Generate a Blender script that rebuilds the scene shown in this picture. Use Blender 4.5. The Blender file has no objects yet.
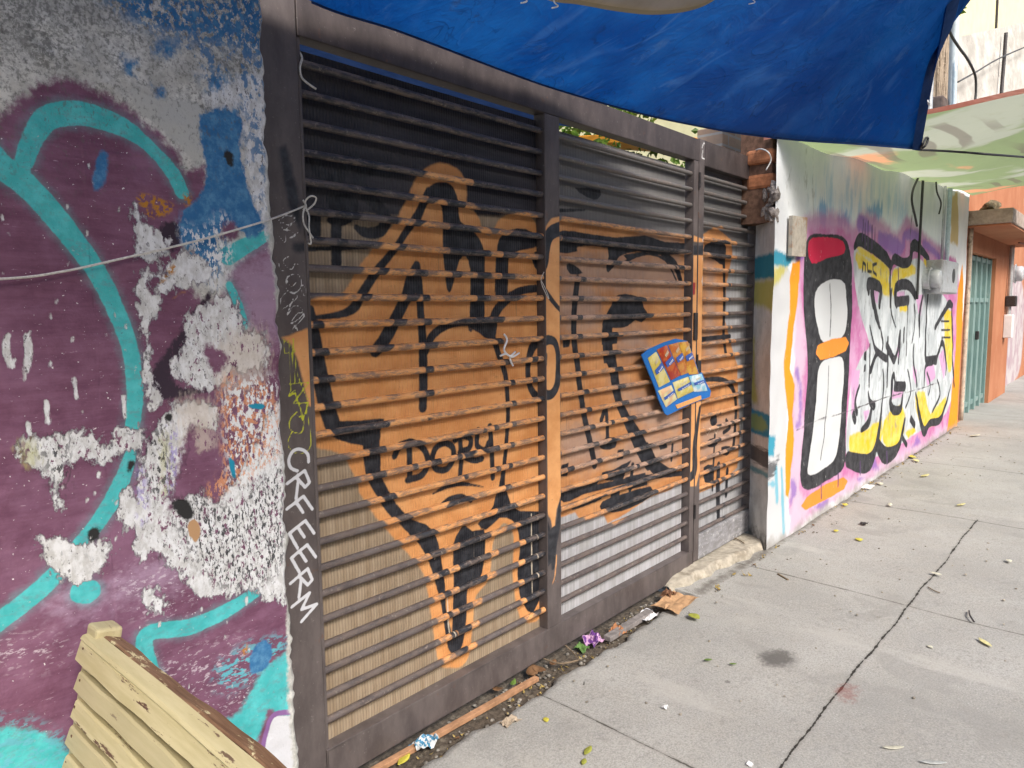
import bpy, bmesh, math, random
import numpy as np
from mathutils import Vector, Matrix
random.seed(7); rng = np.random.default_rng(7)
S = bpy.context.scene
COL = S.collection
# ------------------------------------------------------------------ camera (calibrated from the photograph)
F = np.array([0.74251583, 0.66160158, -0.1046594]); R = np.array([0.66426512, -0.74740097, -0.01198458])
U = np.array([0.08615156, 0.06062285, 0.99443591]); FOC = 709.04; CAMZ = 1.5
cd = bpy.data.cameras.new('camera'); cam = bpy.data.objects.new('camera', cd); COL.objects.link(cam)
cam.matrix_world = Matrix(((R[0], U[0], -F[0], 0), (R[1], U[1], -F[1], 0), (R[2], U[2], -F[2], CAMZ), (0, 0, 0, 1)))
cd.sensor_width = 36; cd.lens = FOC / 1024 * 36; cd.clip_start = 0.02; cd.clip_end = 600; S.camera = cam
def ray(x, y): return F + R * (x - 512) / FOC - U * (y - 384) / FOC
def onY(x, y, Y):                 # a point of the photo on the vertical plane y = Y
    q = ray(x, y); t = Y / q[1]; return (q[0] * t, CAMZ + q[2] * t)
def onZ(x, y, Z=0.0):             # a point of the photo on the level plane z = Z
    q = ray(x, y); t = (Z - CAMZ) / q[2]; return (q[0] * t, q[1] * t)
def pl(pts, Y): return np.array([onY(x, y, Y) for x, y in pts])
def crop(ox, oy, s): return lambda *pts: [(ox + x / s, oy + y / s) for x, y in pts]
# ------------------------------------------------------------------ objects
def tag(o, label=None, cat=None, group=None, kind=None):
    if label: o['label'] = label
    if cat: o['category'] = cat
    if group: o['group'] = group
    if kind: o['kind'] = kind
    return o
def empty(name, loc, label, cat, group=None):
    o = bpy.data.objects.new(name, None); COL.objects.link(o); o.location = loc; o.empty_display_size = .1
    return tag(o, label, cat, group)
class MB:
    def __init__(s): s.v = []; s.f = []; s.n = 0
    def add(s, v, f):
        v = np.asarray(v, float).reshape(-1, 3)
        s.v.append(v); s.f += [tuple(i + s.n for i in q) for q in f]; s.n += len(v); return s
    def box(s, x0, x1, y0, y1, z0, z1, bev=0.0, M=None):
        if bev <= 0:
            v = [(x, y, z) for x in (x0, x1) for y in (y0, y1) for z in (z0, z1)]
            f = [(0, 1, 3, 2), (4, 6, 7, 5), (0, 4, 5, 1), (2, 3, 7, 6), (0, 2, 6, 4), (1, 5, 7, 3)]
        else:
            bm = bmesh.new(); bmesh.ops.create_cube(bm, size=1)
            for w in bm.verts: w.co = Vector(((x0 + x1) / 2 + w.co.x * (x1 - x0), (y0 + y1) / 2 + w.co.y * (y1 - y0), (z0 + z1) / 2 + w.co.z * (z1 - z0)))
            bmesh.ops.bevel(bm, geom=bm.edges[:], offset=bev, segments=2, profile=.5, affect='EDGES')
            bm.verts.index_update(); v = [w.co[:] for w in bm.verts]; f = [tuple(w.index for w in q.verts) for q in bm.faces]; bm.free()
        if M is not None: v = [(M @ Vector(p))[:] for p in v]
        return s.add(v, f)
    def tube(s, pts, r, n=8, caps=True):
        pts = [Vector(p) for p in pts]; m = len(pts); rr = r if hasattr(r, '__len__') else [r] * m
        v = []; prev = None
        for i, p in enumerate(pts):
            t = (pts[min(i + 1, m - 1)] - pts[max(i - 1, 0)]).normalized()
            a = prev if prev is not None else (Vector((0, 0, 1)) if abs(t.z) < .9 else Vector((1, 0, 0)))
            a = (a - t * a.dot(t)).normalized(); b = t.cross(a); prev = a
            for k in range(n):
                th = 2 * math.pi * k / n; v.append((p + (a * math.cos(th) + b * math.sin(th)) * rr[i])[:])
        f = [(i * n + k, i * n + (k + 1) % n, (i + 1) * n + (k + 1) % n, (i + 1) * n + k) for i in range(m - 1) for k in range(n)]
        if caps: f += [tuple(range(n))[::-1], tuple((m - 1) * n + k for k in range(n))]
        return s.add(v, f)
    def sheet(s, P):             # P: (n,m,3) grid
        P = np.asarray(P, float); n, m = P.shape[:2]
        f = [(i * m + j, (i + 1) * m + j, (i + 1) * m + j + 1, i * m + j + 1) for i in range(n - 1) for j in range(m - 1)]
        return s.add(P.reshape(-1, 3), f)
    def slab(s, poly, y0, y1):    # poly in (x,z), extruded along y
        n = len(poly); v = [(x, y0, z) for x, z in poly] + [(x, y1, z) for x, z in poly]
        f = [tuple(range(n)), tuple(range(2 * n - 1, n - 1, -1))] + [(i, i + n, (i + 1) % n + n, (i + 1) % n) for i in range(n)]
        return s.add(v, f)
    def verts(s): return np.concatenate(s.v)
    def build(s, name, mat, parent=None, smooth=False, attrs=None, fix=True):
        V = s.verts(); off = np.array(parent.matrix_basis.translation if parent is not None and parent.parent is None else (parent.parent.matrix_basis.translation if parent is not None else (0, 0, 0)))
        if parent is None:
            off = np.array([V[:, 0].mean(), V[:, 1].mean(), V[:, 2].min()])
        if parent is not None and parent.type == 'MESH' and parent.parent is None: off = np.array(parent.location)
        me = bpy.data.meshes.new(name); me.from_pydata((V - off).tolist(), [], s.f)
        for k, a in (attrs or {}).items():
            at = me.attributes.new(k, 'FLOAT', 'POINT'); at.data.foreach_set('value', np.asarray(a, np.float32))
        if fix:
            bm = bmesh.new(); bm.from_mesh(me); bmesh.ops.recalc_face_normals(bm, faces=bm.faces); bm.to_mesh(me); bm.free()
        if smooth: me.polygons.foreach_set('use_smooth', [True] * len(me.polygons))
        me.materials.append(mat); me.update()
        o = bpy.data.objects.new(name, me); COL.objects.link(o)
        if parent is None: o.location = off
        else: o.parent = parent
        return o
# ------------------------------------------------------------------ paint traced as shapes on a plane -> signed distances on the mesh
def smooth_line(P, k=5, closed=False):
    P = np.asarray(P, float)
    if len(P) < 3 or k < 2: return P
    n = len(P); out = []
    for i in range(n if closed else n - 1):
        if closed: a, b, c, d = P[(i - 1) % n], P[i], P[(i + 1) % n], P[(i + 2) % n]
        else: a, b, c, d = P[max(i - 1, 0)], P[i], P[i + 1], P[min(i + 2, n - 1)]
        for t in np.arange(k) / k:
            out.append(.5 * (2 * b + (c - a) * t + (2 * a - 5 * b + 4 * c - d) * t * t + (3 * b - a - 3 * c + d) * t ** 3))
    if not closed: out.append(P[-1])
    return np.array(out)
def stroke(pts, w, sm=5):
    w = np.atleast_1d(np.asarray(w, float)); w = np.interp(np.linspace(0, 1, len(pts)), np.linspace(0, 1, len(w)), w)
    return ('s', smooth_line(np.c_[np.asarray(pts), w / 2], sm))
def poly(pts, sm=4): return ('p', smooth_line(pts, sm, True))
def sdf(Q, shapes):
    Q = np.asarray(Q, float); D = np.full(len(Q), 9.0)
    for kind, L in shapes:
        xy = L[:, :2]; pad = .35
        sel = np.where((Q[:, 0] > xy[:, 0].min() - pad) & (Q[:, 0] < xy[:, 0].max() + pad) & (Q[:, 1] > xy[:, 1].min() - pad) & (Q[:, 1] < xy[:, 1].max() + pad))[0]
        if len(sel) == 0: continue
        q = Q[sel]; d = np.full(len(q), 9.0)
        if kind == 's':
            for a, b in zip(L[:-1], L[1:]):
                e = b[:2] - a[:2]; l = max(e @ e, 1e-12); t = np.clip(((q - a[:2]) @ e) / l, 0, 1)
                d = np.minimum(d, np.hypot(*(q - a[:2] - t[:, None] * e).T) - (a[2] + t * (b[2] - a[2])))
        else:
            ins = np.zeros(len(q), bool)
            for a, b in zip(L, np.roll(L, -1, 0)):
                e = b - a; l = max(e @ e, 1e-12); t = np.clip(((q - a) @ e) / l, 0, 1)
                d = np.minimum(d, np.hypot(*(q - a - t[:, None] * e).T))
                if abs(e[1]) > 1e-9: ins ^= ((a[1] > q[:, 1]) != (b[1] > q[:, 1])) & (q[:, 0] < e[0] * (q[:, 1] - a[1]) / e[1] + a[0])
            d = np.where(ins, -d, d)
        D[sel] = np.minimum(D[sel], d)
    return np.clip(D, -.5, .5)
class Layer:
    def __init__(s, name, col, shapes, soft=.006, amp=.006, scale=(60, 60, 60), op=1.0, bias=0.0, detail=4, relief=0.0, thr=None):
        s.name = name; s.col = col; s.shapes = shapes; s.soft = soft; s.amp = amp; s.scale = scale; s.op = op; s.bias = bias; s.detail = detail; s.relief = relief; s.thr = thr
def attrs_for(V, layers): return {L.name: sdf(V[:, [0, 2]], L.shapes) for L in layers}
# ------------------------------------------------------------------ node helpers
class NT:
    def __init__(s, name):
        s.m = bpy.data.materials.new(name); s.m.use_nodes = True; s.t = s.m.node_tree; s.t.nodes.clear(); s.cache = {}
        s.out = s.n('ShaderNodeOutputMaterial'); s.tc = s.n('ShaderNodeTexCoord').outputs['Object']
    def n(s, ty, **k):
        x = s.t.nodes.new(ty)
        for a, b in k.items(): setattr(x, a, b)
        return x
    def set(s, inp, val):
        if hasattr(val, 'is_output') or isinstance(val, bpy.types.NodeSocket): s.t.links.new(val, inp)
        else:
            if hasattr(inp.default_value, '__len__') and not hasattr(val, '__len__'): val = (val,) * len(inp.default_value)
            if hasattr(inp.default_value, '__len__') and len(inp.default_value) == 4 and len(val) == 3: val = (*val, 1)
            inp.default_value = val
    def noise(s, scale, detail=4, rough=.6, seed=0.0, dist=0.0, col=False):
        key = (tuple(scale) if hasattr(scale, '__len__') else scale, detail, rough, seed, dist)
        if key not in s.cache:
            mp = s.n('ShaderNodeMapping'); s.t.links.new(s.tc, mp.inputs['Vector'])
            s.set(mp.inputs['Scale'], scale if hasattr(scale, '__len__') else (scale,) * 3); s.set(mp.inputs['Location'], (seed * 3.7, seed * 1.3, seed * 2.1))
            t = s.n('ShaderNodeTexNoise'); s.t.links.new(mp.outputs[0], t.inputs['Vector'])
            t.inputs['Scale'].default_value = 1; t.inputs['Detail'].default_value = detail; t.inputs['Roughness'].default_value = rough; t.inputs['Distortion'].default_value = dist
            s.cache[key] = t
        return s.cache[key].outputs['Color' if col else 'Fac']
    def math(s, op, a, b=0.0, c=None, clamp=False):
        x = s.n('ShaderNodeMath', operation=op, use_clamp=clamp); s.set(x.inputs[0], a); s.set(x.inputs[1], b)
        if c is not None: s.set(x.inputs[2], c)
        return x.outputs[0]
    def ramp(s, v, lo, hi, a=0.0, b=1.0, smooth=True):
        x = s.n('ShaderNodeMapRange', interpolation_type='SMOOTHSTEP' if smooth else 'LINEAR')
        for i, w in enumerate((v, lo, hi, a, b)): s.set(x.inputs[i], w)
        return x.outputs[0]
    def mix(s, f, a, b, blend='MIX'):
        x = s.n('ShaderNodeMix', data_type='RGBA', blend_type=blend); s.set(x.inputs[0], f); s.set(x.inputs[6], a); s.set(x.inputs[7], b); return x.outputs[2]
    def attr(s, name): return s.n('ShaderNodeAttribute', attribute_name=name).outputs['Fac']
    def sep(s):
        x = s.n('ShaderNodeSeparateXYZ'); s.t.links.new(s.tc, x.inputs[0]); return x.outputs
    def finish(s, color, rough=.7, bump=None, bstr=.3, bdist=.002, metal=0.0, spec=.3):
        b = s.n('ShaderNodeBsdfPrincipled'); s.set(b.inputs['Base Color'], color); s.set(b.inputs['Roughness'], rough); s.set(b.inputs['Metallic'], metal)
        s.set(b.inputs['Specular IOR Level'], spec)
        if bump is not None:
            x = s.n('ShaderNodeBump'); s.set(x.inputs['Height'], bump); x.inputs['Strength'].default_value = bstr; x.inputs['Distance'].default_value = bdist
            s.t.links.new(x.outputs[0], b.inputs['Normal'])
        s.t.links.new(b.outputs[0], s.out.inputs['Surface']); return s.m
def paint(nt, color, layers):
    relief = 0.0
    for L in layers:
        v = nt.math('ADD', nt.attr(L.name), nt.math('MULTIPLY', nt.math('SUBTRACT', nt.noise(L.scale, L.detail, .65, seed=len(L.name)), .5 + L.bias), L.amp))
        if L.thr:
            v = nt.math('ADD', nt.attr(L.name), nt.math('MULTIPLY', nt.math('SUBTRACT', nt.noise((25, 25, 25), 4, .6, seed=3), .5), L.soft * .7))
            f = nt.math('MULTIPLY', nt.math('MULTIPLY', nt.ramp(v, L.soft / 2, -L.soft / 2), nt.ramp(nt.noise(L.scale, L.detail, .65, seed=len(L.name)), L.thr[0], L.thr[1])), L.op)
        else: f = nt.math('MULTIPLY', nt.ramp(v, L.soft / 2, -L.soft / 2), L.op)
        color = nt.mix(f, color, L.col(nt) if callable(L.col) else L.col)
        if L.relief: relief = nt.math('ADD', nt.math('MULTIPLY', relief, nt.math('SUBTRACT', 1, f)), nt.math('MULTIPLY', f, L.relief))
    return color, relief
def simple(name, col, rough=.6, var=.25, scale=30, bump=.15, metal=0.0, dirt=None, spec=.3, bd=.002):
    nt = NT(name); n = nt.noise(scale, 5); c = nt.mix(nt.ramp(n, .25, .75), tuple(x * (1 - var) for x in col), tuple(min(1, x * (1 + var)) for x in col))
    if dirt: c = nt.mix(nt.ramp(nt.noise(scale * .35, 6, .7, seed=2), .52, .66), c, dirt)
    return nt.finish(c, rough, nt.noise(scale * 4, 3, seed=1), bump, bd, metal, spec)
# =================================================================== world & light
w = bpy.data.worlds.new('World'); S.world = w; w.use_nodes = True; wt = w.node_tree
SUN_EL, SUN_AZ = 43, 200          # azimuth of the sun clockwise from +Y : it stands over the street, behind the camera
sky = wt.nodes.new('ShaderNodeTexSky'); sky.sky_type = 'NISHITA'; sky.sun_disc = False
sky.sun_elevation = math.radians(SUN_EL); sky.sun_rotation = math.radians(SUN_AZ); sky.air_density = 1.0; sky.dust_density = 4.0; sky.ozone_density = .6
bg = wt.nodes['Background']; wt.links.new(sky.outputs[0], bg.inputs[0]); bg.inputs[1].default_value = 0.125
sl = bpy.data.lights.new('sun', 'SUN'); sl.energy = 1.75; sl.angle = math.radians(18); sl.color = (1, .97, .93)
so = bpy.data.objects.new('sun', sl); COL.objects.link(so)
az = math.radians(SUN_AZ); el = math.radians(SUN_EL)
sd = Vector((math.sin(az) * math.cos(el), math.cos(az) * math.cos(el), math.sin(el)))
so.rotation_euler = sd.to_track_quat('Z', 'Y').to_euler(); so.location = (0, -6, 8)
vs = S.view_settings; vs.view_transform = 'Standard'; vs.look = 'None'; vs.gamma = 1; vs.use_curve_mapping = False; vs.exposure = 1.0
# =================================================================== ground
GY, BY, SY = 1.843, 1.864, 1.889   # gate frame front, slat axis, sheet
WL, WR = 1.72, 1.66                # front of the left and of the right wall
def edge_y(x):                     # ragged sidewalk edge along the gate
    e = 1.705 + .012 * np.sin(x * 9.1) + .01 * np.sin(x * 23 + 1) + .006 * np.sin(x * 61)
    return np.where((x > .55) & (x < 3.32), e, 2.05)
def gridlines(a, b, step): return np.linspace(a, b, max(2, int(round((b - a) / step)) + 1))
xs = np.concatenate([gridlines(-4, .4, .1)[:-1], gridlines(.4, 7, .022)[:-1], gridlines(7, 16, .06)[:-1], gridlines(16, 60, .8)])
ts = np.linspace(0, 1, 120)
Y0 = -1.2
GX, GT = np.meshgrid(xs, ts, indexing='ij')
GYY = Y0 + (edge_y(GX) - Y0) * GT ** .9
far = GX > 14; GYY = np.where(far, Y0 + (6 - Y0) * GT, GYY)
bump = .004 * np.sin(GX * 2.3 + 1) * np.sin(GYY * 3.1) + .003 * np.sin(GX * 7 + GYY * 5)
GZ = bump + np.where((GT == 1) & ~far, -.02, 0)
mb = MB().sheet(np.stack([GX, GYY, GZ], -1))
# skirt down to the dirt
e1 = np.stack([xs, edge_y(xs), np.full_like(xs, -.022)], -1); e2 = e1 + np.array([0, .012, -.06])
mb.sheet(np.stack([e1[xs < 14], e2[xs < 14]], 1))
V = mb.verts()
def gz(*p): return np.array([onZ(x, y) for x, y in p])
def jy(x, y): return np.where(x > 5.76, .6, 0) + y - np.interp(x, [0, 2.2, 3.6, 5.72, 14], [.79, .806, .80, .788, .80]) - .004 * np.sin(x * 5) - .002 * np.sin(x * 17)
JX = np.array([-1.7, .15, 2.0, 3.86, 5.71, 7.58, 9.46, 11.4, 13.4, 15.3, 17.2, 19.2, 21.2])
def jx(x, y):
    x = x + (y - .8) * -.03 - .003 * np.sin(y * 9); m = (JX[1:] + JX[:-1]) / 2; kx = np.sort(np.r_[JX, m]); sg = np.zeros(len(kx)); sg[1::2] = .9 * np.where(np.arange(len(m)) % 2, 1, -1); return np.interp(x, kx, sg)
crack = [stroke(gz((586, 661), (583, 668), (586, 676), (582, 690)), .006, 1), stroke(gz((519, 697), (517, 705), (512, 712), (508, 718), (500, 722)), .008, 1), stroke(gz((607, 646), (604, 655), (606, 662)), .005, 1)]
GL = [Layer('crack', (.04, .036, .03), crack, .004, .008, (60, 60, 60)),
      Layer('stain', (.09, .085, .08), [poly(gz((760, 655), (775, 650), (790, 653), (793, 662), (778, 667), (762, 663)))], .06, .10, (50, 50, 50), op=.8),
      Layer('red_stain', (.22, .05, .04), [poly(gz((836, 688), (850, 684), (858, 690), (852, 702), (840, 699)))], .05, .12, (40, 40, 40), op=.45, bias=-.05),
      Layer('edge_dirt', (.10, .085, .07), [stroke([(.5, 1.72), (3.3, 1.72)], .05, 1), stroke([(3.3, 1.68), (4.2, 1.66), (10, 1.66)], .04, 1)], .06, .12, (22, 22, 22), op=.7)]
def ga(V, layers): return {**{'jx': jx(V[:, 0], V[:, 1]), 'jy': jy(V[:, 0], V[:, 1])}, **ga_(V, layers)}
def ga_(V, layers): return {L.name: sdf(V[:, [0, 1]], L.shapes) for L in layers}
nt = NT('sidewalk_concrete')
c = nt.mix(nt.ramp(nt.noise(1.3, 5, .6), .3, .7), (.335, .330, .310), (.430, .424, .398))
c = nt.mix(nt.ramp(nt.noise(6, 6, .75, seed=3), .35, .75, 0, .55), c, (.375, .358, .320))
c = nt.mix(nt.ramp(nt.noise(150, 4, .75, seed=5), .36, .60), nt.mix(.42, c, (.12, .12, .115)), c)
c = nt.mix(nt.ramp(nt.noise(110, 3, .7, seed=6), .60, .70, 0, .5), c, (.56, .555, .53))
c = nt.mix(nt.ramp(nt.noise(55, 4, .75, seed=8), .60, .68, 0, .55), c, (.18, .175, .16))
c = nt.mix(nt.ramp(nt.noise(19, 5, .7, seed=14), .58, .66, 0, .35), c, (.20, .195, .18))
c = nt.mix(nt.ramp(nt.noise(2.6, 3, .5, seed=31, dist=.6), .58, .66, 0, .35), c, (.24, .235, .22)); c = nt.mix(nt.ramp(nt.noise((3.5, 1.2, 1), 4, .6, seed=33), .60, .72, 0, .4), c, (.47, .455, .42))
vo = nt.n('ShaderNodeTexVoronoi'); nt.t.links.new(nt.tc, vo.inputs['Vector']); vo.inputs['Scale'].default_value = 3.1; vo.inputs['Randomness'].default_value = 1
c = nt.mix(nt.math('MULTIPLY', nt.ramp(nt.math('ADD', vo.outputs['Distance'], nt.math('MULTIPLY', nt.noise(30, 3), .03)), .055, .04), .6), c, (.11, .105, .10))
for nm, hw, col, seed in (('jx', .0024, (.085, .08, .07), 2), ('jy', .0036, (.035, .032, .028), 5)):
    d = nt.math('ABSOLUTE', nt.math('ADD', nt.attr(nm), nt.math('MULTIPLY', nt.math('SUBTRACT', nt.noise(28, 5, .7, seed=seed), .5), .007)))
    wd = nt.math('MULTIPLY', nt.ramp(nt.noise(17, 4, .7, seed=seed + 1), .3, .7, .1, 1.9), hw)
    c = nt.mix(nt.ramp(nt.math('SUBTRACT', d, wd), .012, .001, 0, .28), c, (.16, .15, .135)); c = nt.mix(nt.ramp(nt.math('SUBTRACT', d, wd), .0012, -.0012), c, col)
c, rl = paint(nt, c, GL)
hh = nt.math('ADD', nt.math('MULTIPLY', nt.noise(220, 3, .6, seed=4), .6), nt.noise(40, 4, .6, seed=7))
SIDE = nt.finish(c, .9, hh, .6, .004, spec=.15)
so_ = mb.build('sidewalk', SIDE, attrs=ga(V, GL), smooth=True, fix=False); tag(so_, kind='structure')
DIRT = simple('dirt_soil', (.10, .08, .06), .95, .5, 60, .8, bd=.006, dirt=(.2, .17, .13))
gx = np.linspace(.5, 3.5, 150); gy = np.linspace(1.66, 2.1, 14); A, B = np.meshgrid(gx, gy, indexing='ij')
tag(MB().sheet(np.stack([A, B, -.045 + .012 * rng.random(A.shape)], -1)).build('dirt', DIRT, smooth=True), kind='structure')
ROADM = simple('asphalt', (.05, .05, .052), .9, .3, 12, .5, bd=.004); KERBM = simple('kerb_concrete', (.34, .33, .31), .9, .2, 18, .4)
tag(MB().box(-6, 60, -1.38, -1.2, -.14, .004, .015).build('kerb', KERBM), kind='structure')
tag(MB().box(-40, 120, -9, -1.38, -.3, -.13).build('road', ROADM), kind='structure')
tag(MB().box(-250, 300, -250, 300, -.5, -.31).build('ground', simple('bare_ground', (.2, .18, .15), .95, .3, 2, .3)), kind='structure')
fb = empty('facing_building', (4, -9.5, 0), 'plain grey two storey house row, added unseen across the street to block sky light', 'building')  # unseen row opposite, added to keep low sky light off the gate top
FBM = simple('facing_render', (.24, .22, .20), .9, .25, 1.5, .3)
MB().box(-16, 26, -15, -9.2, -.13, 6.0).build('wall', FBM, fb)
for i_ in range(9):
    for z_ in (.9, 3.7): MB().box(-14 + i_ * 4.4, -12.4 + i_ * 4.4, -9.22, -9.17, z_, z_ + 1.4, .01).build('window', simple('window_glass', (.03, .035, .04), .15, .1, 5, .02), fb)
MB().box(-40, 120, -9.2, -8.0, -.129, .0, .01).build('pavement', KERBM).__setitem__('kind', 'structure')
# =================================================================== left wall
LP = lambda *p: pl(p, WL)
def c4(ox, oy): 
    f = crop(ox, oy, 4); return lambda *p: pl(f(*p), WL)
PXL = 1 / 480.0                    # metres per photo pixel across this wall, roughly
lw = 2.0 * PXL
W1, W2, W3, W4, W5 = c4(0, 0), c4(64, 128), c4(64, 300), c4(64, 450), c4(64, 576)
W6, W7 = c4(0, 300), c4(0, 470)
def purple(nt):
    a = nt.math('ADD', nt.math('MULTIPLY', nt.noise((6, 6, 45), 6, .7, seed=1), .6), nt.math('MULTIPLY', nt.noise(28, 5, .7, seed=6), .4)); b = nt.noise(5, 4, seed=2)
    c = nt.mix(nt.ramp(a, .35, .7), (.140, .056, .098), (.225, .108, .172)); c = nt.mix(nt.ramp(b, .45, .7, 0, .6), c, (.27, .14, .22))
    sp = nt.noise((55, 55, 160), 4, .7, seed=3)
    c = nt.mix(nt.ramp(sp, .65, .71, 0, .55), c, (.55, .42, .50)); 
    c = nt.mix(nt.ramp(nt.noise(130, 2, seed=5), .72, .75), c, (.75, .72, .72))
    return c
def cyan(nt):
    c = nt.mix(nt.ramp(nt.noise(24, 5), .35, .7), (.060, .43, .44), (.105, .54, .55))
    c = nt.mix(nt.ramp(nt.noise(120, 3, seed=7), .66, .72, 0, .7), c, (.05, .14, .15)); c = nt.mix(nt.ramp(nt.noise((40, 40, 70), 6, .75, seed=9), .50, .66, 0, .6), c, (.15, .29, .32)); return nt.mix(nt.ramp(nt.noise((85, 85, 85), 4, .7, seed=15), .68, .71, 0, .8), c, (.5, .5, .5))
def blue(nt): return nt.mix(nt.ramp(nt.noise(30, 5, .7), .4, .68), (.035, .15, .33), (.10, .27, .46))
def white_flake(nt):
    c = nt.mix(nt.ramp(nt.noise((60, 60, 30), 5, .7), .38, .62), (.54, .54, .53), (.74, .75, .76)); return nt.mix(nt.ramp(nt.noise((95, 95, 55), 6, .75, seed=12), .58, .61, 0, .85), c, (.12, .115, .12))
def plaster_grey(nt): return nt.mix(nt.ramp(nt.noise(40, 5, .7), .4, .65), (.42, .42, .39), (.66, .66, .62))
ero = (70, 70, 55); erov = (130, 130, 42)
def spots(n, x0, x1, y0, y1, r0, r1, seed, el=1.6):
    q = np.random.default_rng(seed); out = []
    for _ in range(n):
        x, y = q.uniform(x0, x1), q.uniform(y0, y1); r = q.uniform(r0, r1); a = q.uniform(-.5, .5)
        p = LP((x, y), (x + r * el * math.sin(a), y + r * el * math.cos(a) * 2)); out.append(stroke(p, r * PXL * 2, 1))
    return out
FL = [
   poly(LP((22, 444), (40, 436), (60, 437), (85, 432), (105, 444), (125, 428), (138, 432), (139, 446), (120, 452), (104, 462), (80, 458), (66, 466), (58, 490), (60, 505), (50, 478), (30, 462))),
   poly(LP((137, 560), (136, 500), (138, 470), (148, 440), (162, 420), (176, 405), (188, 402), (212, 404), (214, 425), (192, 428), (187, 450), (176, 480), (172, 500), (200, 494), (222, 500), (240, 470), (262, 430), (286, 410), (288, 590), (266, 588), (242, 592), (205, 595), (190, 585), (172, 565), (150, 552))),
   poly(LP((188, 318), (205, 306), (225, 296), (238, 310), (246, 332), (262, 336), (266, 360), (248, 372), (232, 366), (222, 386), (192, 386), (176, 374), (174, 362), (186, 352))),
   poly(LP((136, 207), (142, 216), (158, 232), (168, 242), (166, 254), (146, 262), (138, 240))),
   poly(LP((155, 292), (165, 272), (182, 252), (200, 258), (209, 272), (200, 280), (172, 290))),
   poly(LP((137, 290), (146, 262), (152, 270), (146, 290), (160, 300), (156, 314), (142, 318))),
   poly(LP((144, 312), (148, 340), (150, 370), (156, 392), (164, 402), (148, 404), (146, 370))),
   poly(LP((40, 540), (60, 538), (82, 545), (110, 545), (104, 566), (84, 582), (62, 578), (50, 562))),
   poly(LP((146, 594), (158, 590), (164, 606), (160, 618), (148, 606))),
   poly(LP((252, 585), (268, 572), (276, 580), (272, 600), (258, 596))),
   poly(LP((120, 498), (135, 490), (138, 520), (122, 530)))]
CYS = [stroke(LP((-14, 152), (0, 166), (20, 180), (45, 205), (70, 235), (96, 270), (116, 310), (130, 350), (135, 395), (131, 438)), np.array([27, 25, 24, 23, 22, 20, 18, 17, 17, 15]) * PXL),
   stroke(LP((131, 455), (118, 490), (100, 520), (80, 545)), np.array([13, 18, 17, 17]) * PXL), stroke(LP((56, 574), (30, 598), (-20, 636)), 19 * PXL),
   stroke(LP((24, 162), (33, 138), (48, 118), (75, 113), (100, 118), (125, 128), (148, 145), (172, 172), (182, 192)), np.array([16, 18, 22, 24, 23, 20, 14, 16, 16]) * PXL),
   stroke(LP((83, 591), (88, 592)), 25 * PXL, 1), stroke(LP((256, 592), (225, 612), (190, 627), (152, 632), (144, 645), (150, 672), (166, 700)), np.array([15, 18, 20, 19, 19, 20, 14]) * PXL),
   stroke(LP((228, 256), (245, 246), (266, 236)), np.array([22, 19, 14]) * PXL), stroke(LP((229, 285), (238, 305), (244, 326)), np.array([9, 11, 10]) * PXL)]
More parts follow.
